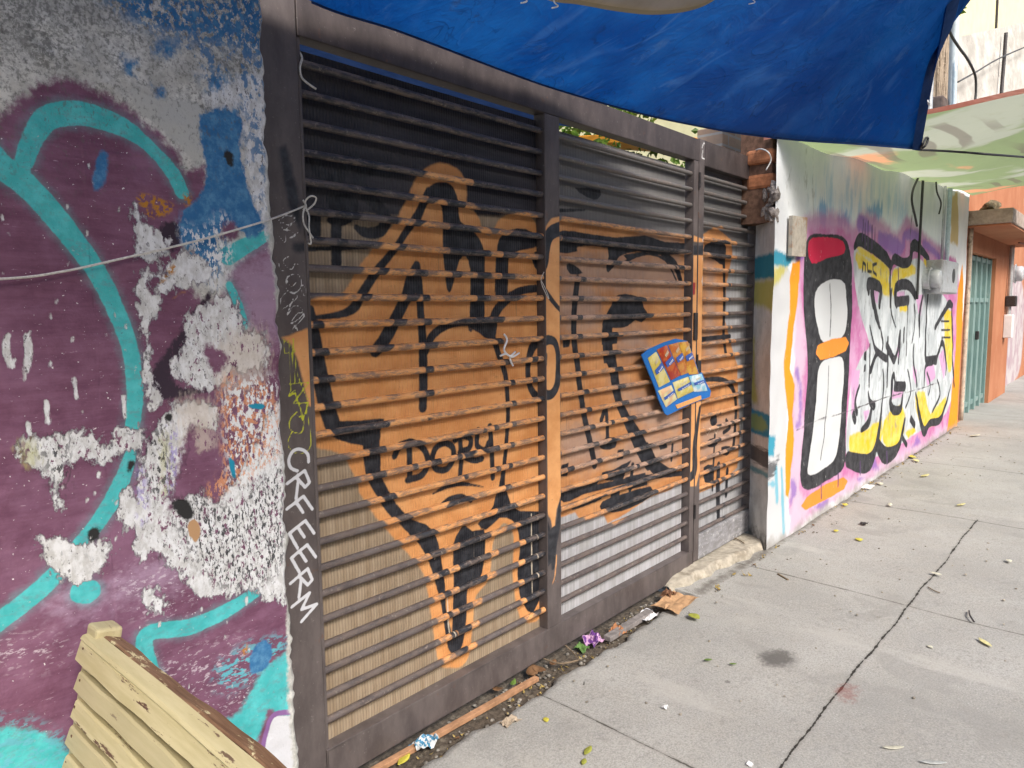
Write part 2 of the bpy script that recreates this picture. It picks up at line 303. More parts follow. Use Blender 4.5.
LL = [
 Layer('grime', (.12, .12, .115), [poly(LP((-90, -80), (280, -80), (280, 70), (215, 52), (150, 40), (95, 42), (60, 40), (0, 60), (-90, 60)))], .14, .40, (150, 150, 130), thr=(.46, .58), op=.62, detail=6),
 Layer('grime2', (.13, .13, .12), [poly(LP((20, 30), (60, 25), (75, 50), (65, 75), (30, 60))), poly(LP((105, 48), (125, 45), (128, 75), (112, 70))), poly(LP((170, 100), (205, 95), (215, 115), (190, 120))), poly(LP((215, 60), (268, 60), (268, 100), (240, 90)))], .06, .16, (90, 90, 90), op=.7, detail=6, thr=(.48, .56)),
 Layer('blue_top', blue, [poly(LP((75, -60), (290, -80), (290, 62), (262, 60), (235, 48), (195, 44), (160, 32), (120, 10))), poly(LP((205, 70), (235, 78), (258, 100), (240, 112), (214, 105)))], .06, .20, (75, 75, 60), detail=6, thr=(.45, .50)),
 Layer('blue_spot', blue, [poly(LP((125, 60), (135, 62), (134, 75), (128, 74))), poly(LP((155, 88), (165, 95), (163, 115), (157, 108))), poly(LP((155, 42), (175, 44), (172, 55), (158, 54))), poly(LP((215, 80), (232, 85), (238, 110), (222, 120)))], .03, .07, ero, detail=6),
 Layer('purple', purple, [poly(LP((-120, 130), (-20, 125), (5, 108), (25, 95), (45, 82), (70, 80), (95, 90), (130, 108), (146, 125), (160, 133), (165, 143), (178, 152), (186, 172), (205, 166), (203, 198), (190, 215), (184, 262), (200, 300), (222, 296), (232, 270), (262, 235), (276, 225), (285, 232), (298, 330), (285, 420), (290, 620), (303, 700), (310, 900), (-120, 900)))], .022, .05, ero, detail=5),
 Layer('lilac', (.46, .34, .46), [poly(LP((232, 275), (252, 260), (285, 250), (292, 340), (262, 335), (246, 320))), poly(LP((60, 590), (110, 585), (180, 545), (185, 575), (120, 600), (60, 612)))], .10, .17, (40, 40, 60), op=.55),
 Layer('pale_rub', (.58, .50, .56), [poly(LP((-10, 640), (60, 640), (60, 660), (-10, 670))), poly(LP((150, 665), (240, 640), (260, 690), (215, 715), (170, 700))), poly(LP((120, 575), (185, 560), (190, 610), (150, 625)))], .08, .28, (60, 60, 130), thr=(.55, .62), op=.7, detail=6),
 Layer('dark_block', (.045, .03, .045), [poly(LP((149, 392), (152, 372), (166, 352), (178, 335), (188, 320), (192, 330), (184, 352), (172, 362), (172, 378), (182, 386), (216, 388), (200, 393), (170, 399))), poly(LP((188, 318), (203, 300), (212, 290), (205, 312), (195, 318))), poly(LP((165, 222), (182, 225), (182, 238), (172, 252), (160, 232)))], .012, .03, ero),
 Layer('cyan_mist', cyan, CYS, .035, .03, (60, 60, 60), op=.35, bias=.1),
 Layer('cyan', cyan, CYS, .004, .007, ero),
 Layer('cyan_rub', cyan, [poly(LP((252, 690), (262, 672), (291, 655), (296, 722), (270, 708), (262, 728), (248, 752), (218, 728), (238, 712))), poly(LP((-20, 735), (20, 728), (58, 740), (75, 780), (-20, 790)))], .02, .045, (50, 50, 50), detail=6),
 Layer('cyan_rub2', (.12, .42, .50), [poly(LP((-20, 722), (40, 728), (62, 745), (60, 770), (-20, 790))), poly(LP((215, 670), (255, 640), (285, 640), (280, 660), (230, 690)))], .06, .22, (45, 45, 90), thr=(.50, .56), detail=6),
 Layer('plaster_patch', (.50, .50, .47), [poly(LP((130, 88), (160, 98), (198, 104), (206, 128), (204, 150), (198, 168), (190, 158), (182, 148), (165, 132), (140, 112)))], .012, .03, (50, 50, 50), detail=6),
 Layer('white_strip', white_flake, [poly(LP((242, 105), (262, 95), (272, 130), (270, 235), (258, 215), (247, 170))), poly(LP((205, 95), (262, 70), (268, 100), (236, 108), (214, 106)))], .02, .07, (70, 70, 45), detail=7),
 Layer('blue_bar', blue, [poly(LP((199, 118), (212, 110), (232, 112), (243, 122), (240, 145), (243, 168), (252, 200), (264, 226), (250, 238), (232, 225), (216, 232), (214, 250), (196, 258), (181, 240), (184, 212), (200, 196), (207, 176), (202, 150)))], .010, .03, ero, detail=5),
 Layer('blue_small', blue, [poly(LP((102, 150), (108, 156), (106, 178), (98, 190), (92, 188), (94, 170))), poly(LP((252, 650), (264, 640), (272, 650), (266, 668), (250, 672))), poly(LP((208, 245), (216, 250), (213, 275), (206, 278)))], .008, .016, ero),
 Layer('blue_streak', blue, [poly(LP((182, 215), (214, 214), (232, 225), (226, 250), (216, 285), (206, 280), (196, 255), (184, 240)))], .04, .10, erov, thr=(.48, .52), detail=6),
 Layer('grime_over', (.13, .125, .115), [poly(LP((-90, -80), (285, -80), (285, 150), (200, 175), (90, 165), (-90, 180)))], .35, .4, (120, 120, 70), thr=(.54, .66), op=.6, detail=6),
 Layer('blue_wash', (.06, .18, .36), [poly(LP((180, 30), (270, 40), (272, 140), (262, 225), (246, 150), (238, 100), (200, 75)))], .08, .1, (50, 50, 35), thr=(.52, .58), op=.85, detail=6),
 Layer('chips', (.33, .30, .33), FL, .004, .095, (60, 60, 38), detail=10, bias=.05, relief=-.35),
 Layer('flake', white_flake, FL, .003, .095, (60, 60, 38), detail=10, relief=-.8),
 Layer('lavender', (.36, .31, .60), [poly(LP((138, 470), (145, 470), (145, 520), (138, 515))), poly(LP((168, 425), (178, 440), (180, 480), (170, 498), (165, 460)))], .03, .10, (110, 110, 50), op=.9, thr=(.50, .55)),
 Layer('olive', (.42, .42, .12), [poly(LP((162, 440), (167, 440), (167, 490), (162, 490))), poly(LP((16, 444), (34, 442), (40, 460), (28, 466)))], .02, .06, erov, op=.5),
 Layer('beige_wash', (.60, .52, .44), [poly(LP((180, 402), (212, 402), (214, 440), (200, 470), (186, 450))), poly(LP((222, 340), (262, 330), (266, 376), (236, 392), (218, 384)))], .05, .12, erov, op=.6),
 Layer('orange_rub', (.66, .30, .15), [poly(LP((218, 395), (232, 372), (245, 384), (262, 380), (275, 400), (280, 448), (262, 470), (232, 488), (214, 500), (206, 490), (222, 462)))], .03, .16, (90, 90, 45), op=.85, thr=(.47, .54), detail=6),
 Layer('white_over', (.74, .75, .75), [poly(LP((225, 390), (262, 376), (280, 400), (282, 560), (225, 540), (228, 470))), poly(LP((180, 225), (200, 230), (226, 215), (230, 262), (214, 290), (196, 262)))], .05, .20, (100, 100, 50), thr=(.50, .55), detail=6),
 Layer('purple_over', purple, [poly(LP((184, 440), (192, 424), (198, 452), (215, 448), (222, 462), (205, 482), (178, 500), (168, 516), (176, 480))), poly(LP((202, 345), (220, 350), (228, 362), (214, 372))), poly(LP((222, 226), (234, 224), (238, 236), (224, 238)))], .02, .05, ero),
 Layer('black_fleck', (.03, .03, .035), [poly(LP((172, 505), (200, 496), (232, 505), (270, 470), (284, 470), (284, 560), (245, 590), (210, 580), (182, 540))), poly(LP((140, 440), (165, 430), (172, 480), (150, 500))), poly(LP((40, 440), (70, 440), (66, 490), (50, 480)))], .06, .30, (150, 150, 60), thr=(.525, .56), detail=4, op=.92),
 Layer('purple_fleck', purple, [poly(LP((140, 470), (215, 400), (285, 380), (285, 560), (240, 590), (190, 580), (150, 550))), poly(LP((24, 440), (138, 430), (138, 455), (60, 480))), poly(LP((185, 320), (245, 300), (262, 370), (180, 388)))], .05, .1, (95, 95, 50), thr=(.585, .62), detail=5),
 Layer('black_patch', (.03, .03, .03), [poly(LP((88, 532), (98, 528), (100, 538), (90, 542))), poly(LP((172, 503), (186, 500), (196, 515), (184, 520))), poly(LP((226, 150), (233, 155), (231, 166), (225, 160))), poly(LP((128, 462), (134, 462), (132, 470), (128, 470))), poly(LP((166, 414), (172, 414), (172, 422), (166, 420)))], .008, .022, ero),
 Layer('rust', (.45, .20, .03), [poly(LP((136, 196), (146, 194), (164, 200), (174, 206), (165, 216), (150, 218), (144, 210))), poly(LP((184, 195), (190, 194), (192, 202), (186, 206))), poly(LP((168, 270), (175, 265), (174, 272), (160, 284))), poly(LP((186, 292), (178, 294), (172, 300), (184, 290))), poly(LP((242, 645), (246, 644), (247, 652), (243, 654)))], .012, .05, (90, 90, 90), thr=(.46, .54)),
 Layer('tan_spot', (.45, .27, .14), [poly(LP((188, 524), (196, 520), (201, 530), (196, 542), (190, 536)))], .004, .01, ero),
 Layer('teal_tick', (.02, .25, .38), [poly(LP((229, 458), (234, 462), (236, 478), (231, 474))), poly(LP((250, 404), (264, 404), (262, 409), (250, 408)))], .004, .01, ero),
 Layer('flecks', white_flake, spots(26, -10, 130, 150, 430, .5, 1.3, 3) + spots(14, 60, 130, 440, 560, .6, 1.6, 5) + spots(14, 145, 250, 560, 700, .6, 1.8, 6) + [stroke(LP((8, 336), (6, 352), (12, 366)), 6 * PXL), stroke(LP((26, 336), (29, 350), (25, 380)), np.array([5, 8, 3]) * PXL), stroke(LP((74, 378), (77, 398)), 3 * PXL, 1), stroke(LP((46, 402), (48, 422)), 5 * PXL, 1), stroke(LP((28, 424), (30, 434)), 4 * PXL, 1), stroke(LP((124, 396), (125, 418)), 4 * PXL, 1)], .004, .014, erov, relief=-.4),
 Layer('white_corner', (.62, .63, .66), [poly(LP((273, 716), (310, 714), (310, 900), (236, 900), (258, 768)), 1)], .005, .008, ero),
 Layer('violet_line', (.24, .12, .30), [stroke(LP((238, 800), (258, 768), (266, 736), (274, 715), (300, 712)), 7 * PXL)], .004, .006, ero),
 Layer('edge_plaster', plaster_grey, [poly(LP((262, -80), (262, 60), (268, 100), (267, 180), (268, 230), (280, 330), (284, 420), (286, 560), (288, 700), (294, 800), (330, 900), (330, -80)), 1)], .012, .03, (45, 45, 45)),
]
nt = NT('left_wall_paint')
c = nt.mix(nt.ramp(nt.noise(12, 6, .7), .35, .65), (.42, .41, .375), (.70, .69, .645))
c = nt.mix(nt.ramp(nt.noise(75, 5, .75, seed=4), .50, .62, 0, .75), c, (.20, .20, .185))
c, rl = paint(nt, c, LL)
hgt = nt.math('ADD', nt.math('ADD', nt.math('MULTIPLY', nt.noise(30, 4, .6, seed=9), .5), nt.math('MULTIPLY', nt.noise(140, 3, .6, seed=10), .22)), nt.math('MULTIPLY', rl, .9))
LWM = nt.finish(c, .75, hgt, .75, .007, spec=.2)
def vnoise(a, b, s, seed):
    q = np.random.default_rng(seed); g = q.random((64, 64)); u = (a * s) % 63; v = (b * s) % 63
    i = u.astype(int); j = v.astype(int); fu = u - i; fv = v - j; fu = fu * fu * (3 - 2 * fu); fv = fv * fv * (3 - 2 * fv)
    return (g[i, j] * (1 - fu) + g[(i + 1) % 64, j] * fu) * (1 - fv) + (g[i, (j + 1) % 64] * (1 - fu) + g[(i + 1) % 64, (j + 1) % 64] * fu) * fv
xs = np.concatenate([gridlines(-4, .3, .15)[:-1], gridlines(.3, 1.0, .0042)]); zs = np.concatenate([gridlines(-.05, .2, .05)[:-1], gridlines(.2, 2.6, .0052)[:-1], gridlines(2.6, 3.3, .1)])
A, B = np.meshgrid(xs, zs, indexing='ij')
edge = .016 * (vnoise(zs, zs * 0 + 1, 4.3, 21) - .5) + .014 * (vnoise(zs, zs * 0 + 2, 17, 22) - .5) + .008 * (vnoise(zs, zs * 0 + 3, 61, 23) - .5)
k = np.clip((A - .9) / .1, 0, 1); A2 = A + k * edge[None, :]
Yd = WL + .006 * (vnoise(A + 5, B, 9, 1) - .5) + .003 * (vnoise(A + 5, B, 34, 2) - .5) + .012 * np.clip((A - .985) / .015, 0, 1) ** 2
mb = MB().sheet(np.stack([A2, Yd, B], -1))
fr = np.stack([A2[-1], Yd[-1], zs], -1); bk = np.stack([A2[-1] + .004, np.full_like(zs, WL + .05), zs], -1); bk2 = np.stack([A2[-1] + .006, np.full_like(zs, WL + .22), zs], -1)
mb.sheet(np.stack([fr, bk, bk2], 0))
mb.box(-4, .99, WL + .02, WL + .22, -.05, 3.29)
V = mb.verts(); lwall = mb.build('painted_wall', LWM, attrs=attrs_for(V, LL), smooth=False, fix=False)
tag(lwall, 'purple and turquoise painted wall with peeling white plaster, left of the metal gate', 'wall')
# =================================================================== the gate
gp = lambda ox, oy, Y=SY: (lambda *p: pl(crop(ox, oy, 4)(*p), Y))
G1, G2, G3, G4, G5 = gp(300, 150), gp(300, 320), gp(300, 490), gp(540, 180), gp(540, 360)
def wq(w, k=255.0): return np.asarray(w, float) / 4 / k
def wq2(w): return wq(w, 175.0)
def wq3(w): return wq(w, 215.0)
def orange(nt):
    c = nt.mix(nt.ramp(nt.noise((7, 7, 9), 4), .3, .7), (.62, .275, .092), (.77, .39, .155))
    return nt.mix(nt.ramp(nt.noise((30, 30, 55), 5, .7, seed=3), .60, .75, 0, .5), c, (.34, .17, .07))
def orange_dull(nt):
    c = nt.mix(nt.ramp(nt.noise((7, 7, 9), 4), .3, .7), (.50, .22, .08), (.66, .335, .14)); return nt.mix(nt.ramp(nt.noise((40, 40, 5), 5, .7, seed=3), .55, .75, 0, .6), c, (.22, .13, .085))
def black(nt): return nt.mix(nt.ramp(nt.noise(26, 5), .35, .7), (.016, .017, .022), (.045, .047, .055))
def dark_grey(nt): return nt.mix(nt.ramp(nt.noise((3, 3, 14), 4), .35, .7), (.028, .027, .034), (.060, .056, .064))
OR1 = [poly(np.concatenate([G1((560, 50), (625, 72), (662, 118), (668, 170), (670, 225), (695, 242), (718, 275), (728, 318), (760, 342), (790, 288), (822, 262), (870, 252), (920, 265), (945, 300), (958, 340), (1000, 330)), G2((1010, 0), (1010, 400)), G3((1010, 80), (1000, 460), (962, 512), (920, 532), (880, 510), (862, 440), (850, 330), (856, 230), (850, 160), (815, 130), (790, 170), (772, 210), (765, 300), (750, 370), (705, 420), (695, 500), (690, 560), (684, 600), (676, 660), (650, 705), (600, 712), (556, 700), (545, 640), (530, 550), (515, 440), (500, 360), (480, 310), (440, 265), (380, 200), (330, 140), (280, 80), (235, 10)), G2((235, 670), (205, 600), (175, 545), (120, 522), (50, 505), (20, 400), (20, 100)), G1((20, 600), (120, 590), (170, 575), (205, 520), (240, 460), (280, 410), (325, 350), (370, 300), (410, 230), (440, 170), (460, 120), (500, 75))]), 2)]
BK1 = [
 poly(G1((500, 172), (540, 132), (590, 130), (620, 160), (635, 210), (642, 285), (700, 330), (730, 380), (741, 430), (740, 480), (738, 600), (735, 690), (682, 690), (682, 600), (682, 480), (665, 425), (640, 440), (622, 500), (605, 565), (590, 560), (580, 490), (572, 400), (572, 300), (568, 230), (540, 200), (505, 225), (480, 290), (450, 290)), 2),
 stroke(G1((515, 165), (480, 245), (430, 320), (385, 390), (335, 450), (290, 510), (245, 580), (215, 630), (170, 655), (110, 665), (40, 670)), wq([30, 34, 28, 26, 30, 34, 36, 36, 26, 18, 10])),
 stroke(G1((465, 465), (455, 520), (430, 580), (400, 640), (360, 720), (330, 770), (300, 805)), wq([30, 70, 50, 46, 50, 50, 40])), stroke(G1((468, 460), (478, 560), (482, 640), (490, 740), (494, 900), (492, 1030)), wq([30, 36, 34, 38, 42, 38])),
 stroke(G2((490, 160), (515, 90), (545, 48), (600, 18), (660, 8), (720, 20), (770, 70), (800, 150), (822, 220), (830, 300), (833, 380), (828, 470), (820, 560), (813, 620), (802, 720)), wq([30, 34, 32, 30, 30, 30, 32, 30, 28, 26, 26, 24, 24, 28, 50])),
 poly(G1((660, 690), (735, 680), (765, 660), (790, 670), (785, 740), (760, 760), (720, 735)), 2), poly(G1((672, 700), (690, 720), (686, 730), (676, 722)), 1),
 stroke(G1((765, 740), (780, 660), (820, 605), (880, 565), (950, 555), (1000, 575)), wq([40, 46, 40, 34, 32, 30])),
 poly(G1((780, 565), (785, 430), (798, 355), (840, 320), (900, 315), (945, 345), (955, 385), (880, 402), (840, 425), (833, 470), (830, 590), (795, 600)), 2), poly(G1((925, 430), (960, 400), (990, 420), (1000, 500), (960, 500)), 2),
 stroke(G2((40, -40), (55, 60), (70, 170), (90, 270), (110, 360), (130, 420)), wq([30, 46, 56, 60, 60, 60])),
 poly(G2((100, 430), (150, 405), (240, 402), (335, 395), (322, 440), (318, 490), (250, 502), (170, 485), (118, 460)), 2),
 stroke(np.concatenate([G2((285, 480), (288, 560), (298, 630), (330, 690)), G3((365, 70), (410, 115), (455, 155))]), wq([70, 70, 56, 50, 48, 40, 50])),
 poly(G3((400, 110), (500, 135), (545, 188), (562, 260), (580, 380), (585, 480), (604, 560), (612, 650), (590, 630), (572, 500), (555, 420), (535, 350), (510, 275), (470, 210), (410, 150)), 2),
 poly(G3((640, 160), (660, 140), (690, 165), (735, 158), (742, 210), (735, 300), (715, 365), (680, 370), (668, 420), (665, 520), (650, 620), (625, 662), (606, 640), (610, 500), (615, 350), (612, 220)), 2),
 poly(G3((788, 10), (828, 5), (842, 50), (885, 85), (990, 85), (1010, 120), (1000, 430), (960, 440), (930, 495), (895, 460), (880, 420), (870, 330), (880, 240), (872, 160), (850, 122), (800, 112), (745, 160), (712, 135), (745, 105), (775, 60)), 2),
 stroke(G2((378, 545), (400, 503), (450, 490), (498, 520), (512, 570), (488, 620), (430, 640)), wq(26)), stroke(G2((436, 500), (438, 560), (438, 640)), wq(26)),
 stroke(G2((580, 490), (545, 510), (530, 555), (545, 595), (585, 598), (612, 560), (612, 510), (580, 490)), wq(26)),
 stroke(G2((620, 480), (650, 462), (684, 478), (676, 515), (640, 530), (690, 560), (728, 555)), wq(26)), stroke(G2((640, 470), (645, 560), (640, 622)), wq(24)),
 stroke(G2((714, 440), (708, 500), (740, 520), (755, 490)), wq(24)), stroke(G2((760, 425), (766, 500), (772, 630)), wq(26)),
 stroke(G2((532, 695), (590, 665), (650, 655), (735, 668)), wq([6, 18, 18, 4])), stroke(G2((568, 742), (600, 718), (645, 708), (684, 722)), wq([24, 26, 24, 20])),
 stroke(G2((970, 80), (930, 110), (912, 190), (922, 270), (958, 320)), wq([40, 44, 34, 34, 40])), poly(G2((480, 385), (510, 390), (490, 405)), 1),
 stroke(G1((350, 88), (280, 75), (235, 110), (250, 160), (300, 215), (345, 270), (320, 325), (260, 330), (225, 310)), wq([40, 50, 44, 50, 46, 44, 40, 34, 20])), poly(G1((100, 180), (170, 172), (225, 195), (235, 235), (205, 290), (150, 305), (105, 285), (120, 240)), 2), stroke(G1((145, 280), (145, 450)), wq(40), 1), stroke(G1((20, 398), (270, 388)), wq(14), 1), stroke(G1((60, 60), (130, 130), (220, 30)), wq(40), 2), stroke(G1((50, 260), (50, 330)), wq(60), 1)]
LT1 = [stroke(G3((540, 240), (540, 280)), wq(5), 1), stroke(G3((588, 400), (592, 520), (600, 600)), wq([4, 9, 4]), 1), stroke(G3((697, 170), (697, 270)), wq([4, 9, 3]), 1), stroke(G3((926, 95), (928, 300), (930, 420)), wq([6, 9, 5]), 1)]
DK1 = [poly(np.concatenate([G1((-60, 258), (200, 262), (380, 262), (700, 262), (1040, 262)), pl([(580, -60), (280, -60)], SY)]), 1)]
OR2 = [poly(np.concatenate([G4((60, 148), (120, 152), (350, 190), (560, 222), (620, 240)), G5((620, 380), (560, 490), (520, 520), (440, 548), (350, 610), (270, 655), (255, 620), (160, 640), (140, 610), (60, 640))]), 1)]
GR2 = [poly(G4((90, 400), (200, 410), (240, 480), (230, 600), (90, 590))), poly(G4((330, 590), (415, 610), (420, 690), (320, 690))), poly(G5((90, 270), (240, 270), (235, 420), (90, 420))), poly(G5((280, 380), (400, 300), (560, 290), (540, 400), (420, 470), (300, 460))), poly(G4((410, 200), (550, 240), (560, 300), (420, 260)))]
BK2 = [poly(G4((70, 212), (130, 205), (300, 230), (420, 222), (500, 248), (600, 255), (600, 290), (480, 300), (390, 285), (318, 305), (302, 335), (272, 370), (264, 345), (270, 272), (150, 266), (150, 285), (70, 290)), 2), stroke(G4((490, 292), (540, 340), (562, 400)), wq2([26, 34, 28])), poly(G4((105, 338), (135, 338), (170, 372), (120, 376)), 2),
 poly(G4((295, 470), (340, 455), (400, 472), (415, 510), (432, 540), (405, 570), (380, 560), (350, 585), (310, 592), (250, 590), (255, 555), (285, 500)), 2),
 stroke(np.concatenate([G4((150, 400), (138, 500), (135, 600), (140, 680), (150, 740)), G5((155, 80), (165, 150), (175, 215), (190, 285), (205, 350), (218, 420))]), wq2(28)),
 stroke(np.concatenate([G4((268, 600), (272, 690)), G5((290, 20), (305, 120), (320, 180), (345, 235), (375, 290), (405, 350), (435, 410))]), wq2([60, 56, 50, 46, 40, 44, 60, 70, 60])),
 poly(G5((375, 345), (430, 328), (462, 390), (505, 425), (560, 455), (480, 472), (420, 420)), 2), stroke(G5((245, 240), (262, 195), (268, 260), (270, 320)), wq2(20)), poly(G5((235, 340), (270, 308), (305, 318), (300, 350), (260, 360)), 2), poly(G5((248, 450), (290, 440), (365, 400), (340, 440), (330, 480), (260, 480)), 2),
 poly(G5((85, 560), (90, 510), (160, 498), (232, 470), (222, 505), (120, 565)), 2), poly(G5((140, 575), (240, 530), (246, 555), (190, 580), (130, 600)), 2), poly(G5((250, 565), (330, 535), (440, 505), (442, 545), (370, 588), (300, 610), (245, 602)), 2), stroke(G5((30, 565), (90, 545), (250, 505), (420, 470), (600, 450)), wq2([26, 26, 22, 20, 20])), poly(G5((85, 420), (115, 410), (110, 465), (85, 465)), 1), stroke(G5((370, 420), (360, 520)), wq2(20), 1), stroke(G5((530, 340), (525, 400)), wq2(16), 1), poly(G4((140, 32), (240, 40), (230, 78), (190, 70)), 2), stroke(G4((80, 122), (180, 120)), wq2([12, 6]), 1)]
OR3 = [poly(np.concatenate([G4((620, 240), (700, 185), (765, 240), (770, 300), (745, 420), (740, 560), (765, 660), (790, 740)), G5((790, 60), (800, 300), (790, 430), (720, 500), (640, 530), (600, 520))]), 1)]
BK2 += [poly(G5(*q_), 1) for q_ in (((310, 360), (335, 355), (332, 395), (306, 400)), ((285, 520), (320, 510), (318, 545), (282, 550)), ((470, 330), (500, 320), (510, 350), (480, 360)), ((340, 470), (420, 450), (430, 500), (350, 520)))] + [poly(G4(*q_), 1) for q_ in (((250, 690), (300, 680), (305, 725), (255, 735)), ((245, 625), (310, 618), (308, 655), (246, 660)), ((90, 640), (120, 636), (118, 668), (92, 672)), ((330, 300), (420, 285), (430, 300), (350, 320)))] + [stroke(G4((335, 330), (420, 295), (500, 320), (545, 400)), wq(14))]
BK3 = [stroke(np.concatenate([G4((736, 330), (738, 480), (735, 620), (745, 700)), ]), wq2(24)), poly(G4((660, 260), (720, 240), (745, 270), (735, 340), (700, 320), (660, 300)), 2), stroke(G4((620, 640), (760, 625)), wq2(20), 1), stroke(G5((650, 80), (720, 78), (768, 108), (784, 180), (780, 280), (774, 350)), wq2([16, 24, 28, 26, 26, 26])), poly(G5((680, 240), (700, 205), (710, 250), (690, 265)), 2), poly(G5((668, 325), (695, 312), (712, 335), (690, 350), (672, 345)), 2), poly(G5((725, 350), (760, 345), (755, 378), (735, 380)), 2), stroke(G5((745, 240), (760, 270), (735, 290)), wq2(18)), poly(G5((655, 430), (690, 420), (690, 480), (660, 490)), 2), stroke(G5((715, 420), (712, 520), (714, 640)), wq2([30, 40, 30])), stroke(G5((750, 440), (745, 540)), wq2(26), 1), stroke(G5((700, 300), (690, 520)), wq2(16), 1)]
GR2 += [poly(G4((80, 300), (560, 300), (560, 460), (300, 440), (80, 420)), 1), poly(G5((280, 80), (560, 200), (560, 300), (420, 300)), 1)]
GR3 = [poly(G4((660, 320), (700, 320), (700, 740), (660, 740)), 1), poly(G5((650, 250), (790, 200), (790, 340), (640, 420)), 1)]
LT3 = [stroke(G5((655, 270), (670, 300), (690, 265), (705, 295), (725, 255)), wq(7), 1)]
def gate_layers(tagn, dark, org, blk, lt=None, grey=None):
    L = []
    if tagn != '_a': L.append(Layer('soot' + tagn, (.135, .13, .125), [poly([(2.2, 1.80), (4.6, 1.86), (4.6, 2.5), (2.2, 2.5)], 1)], .10, .12, (12, 12, 3), op=.88))  # middle and narrow panels turn greyer towards the top
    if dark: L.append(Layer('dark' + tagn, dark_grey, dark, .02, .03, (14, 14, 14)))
    L.append(Layer('orange' + tagn, orange if tagn == '_a' else orange_dull, org, .012, .014, (26, 26, 26)))
    if grey: L.append(Layer('grey' + tagn, (.34, .32, .32), grey, .16, .16, (16, 16, 30), op=.5))
    L.append(Layer('black' + tagn, black, blk, .007, .008, (34, 34, 34)))
    if lt: L.append(Layer('light' + tagn, (.72, .62, .48), lt, .003, .004, (60, 60, 60), op=.8))
    return L
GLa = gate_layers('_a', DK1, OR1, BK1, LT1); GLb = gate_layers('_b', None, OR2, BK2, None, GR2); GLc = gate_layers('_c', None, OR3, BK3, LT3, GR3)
def sheet_mat(name, lo, hi, layers, dirty=(.22, .17, .11)):
    nt = NT(name); x = nt.sep()
    wv = nt.math('SINE', nt.math('MULTIPLY', x[0], 2 * math.pi / .0115)); wv2 = nt.ramp(wv, -1, 1)
    c = nt.mix(nt.ramp(nt.noise((40, 40, 3), 5, .7), .35, .68), lo, hi); c = nt.mix(nt.ramp(nt.noise((9, 9, 2), 4, seed=5), .5, .75, 0, .45), c, dirty)
    c = nt.mix(nt.math('MULTIPLY', wv2, .32), c, tuple(v * .45 for v in lo))
    c, _ = paint(nt, c, layers)
    c = nt.mix(nt.ramp(nt.noise((90, 90, 4), 4, .7, seed=8), .62, .74, 0, .35), c, (.10, .085, .07))
    return nt.finish(c, .55, wv, .5, .0016, spec=.3)
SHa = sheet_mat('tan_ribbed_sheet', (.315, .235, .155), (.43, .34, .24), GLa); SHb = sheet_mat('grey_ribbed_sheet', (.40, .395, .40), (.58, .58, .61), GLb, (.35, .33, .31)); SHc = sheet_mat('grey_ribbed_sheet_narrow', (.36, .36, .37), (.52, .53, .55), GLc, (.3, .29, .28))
def steel(name, layers, base=((.078, .064, .062), (.135, .113, .108)), rust=True, bar=False):
    nt = NT(name); c = nt.mix(nt.ramp(nt.noise((12, 12, 5), 5, .65), .3, .7), *base)
    c = nt.mix(nt.ramp(nt.noise(55, 5, .75, seed=3), .60, .72, 0, .55), c, (.26, .24, .23))
    if rust: c = nt.mix(nt.ramp(nt.noise(18, 6, .7, seed=6), .62, .72, 0, .6), c, (.15, .07, .04))
    c, _ = paint(nt, c, layers)
    if bar:
        c = nt.mix(nt.ramp(nt.noise((16, 16, 60), 5, .75, seed=11), .44, .60, 0, .78), c, (.150, .115, .098)); c = nt.mix(nt.ramp(nt.noise((60, 60, 60), 4, .7, seed=13), .58, .68, 0, .6), c, (.30, .25, .21))
    c = nt.mix(nt.ramp(nt.noise(90, 4, .7, seed=9), .66, .74, 0, .5), c, (.30, .27, .24))
    return nt.finish(c, .5, nt.noise(160, 3), .12, .001, spec=.4)
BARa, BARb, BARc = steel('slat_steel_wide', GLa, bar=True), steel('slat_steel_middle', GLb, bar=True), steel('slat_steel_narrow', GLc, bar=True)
BZ = [2.213 - .0835 * i for i in range(25)]
def bars(x0, x1, zsel, mat, layers, parent, name='slat_panel'):
    mb = MB(); n = int((x1 - x0) / .0075) + 1
    for z in zsel:
        q = random.uniform(-.0015, .0015); sag = random.uniform(0, .0025)
        pts = [(x0 + (x1 - x0) * i / n, BY + q, z - sag * math.sin(math.pi * i / n)) for i in range(n + 1)]
        mb.tube(pts, .0120, 10)
    V = mb.verts(); o = mb.build(name, mat, parent, smooth=True, attrs=attrs_for(V, layers), fix=False); return o
def ribbed(x0, x1, z0, z1, mat, layers, parent):
    xs = gridlines(x0, x1, .006); zs = gridlines(z0, z1, .0065); A, B = np.meshgrid(xs, zs, indexing='ij')
    P = np.stack([A, np.full_like(A, SY) + .0012 * np.sin(A * 3.3 + B), B], -1); mb = MB().sheet(P); n0 = mb.n
    mb.sheet(P + np.array([0, .006, 0])) ; V = mb.verts(); return mb.build('backing_sheet', mat, parent, attrs=attrs_for(V, layers), smooth=True, fix=False)
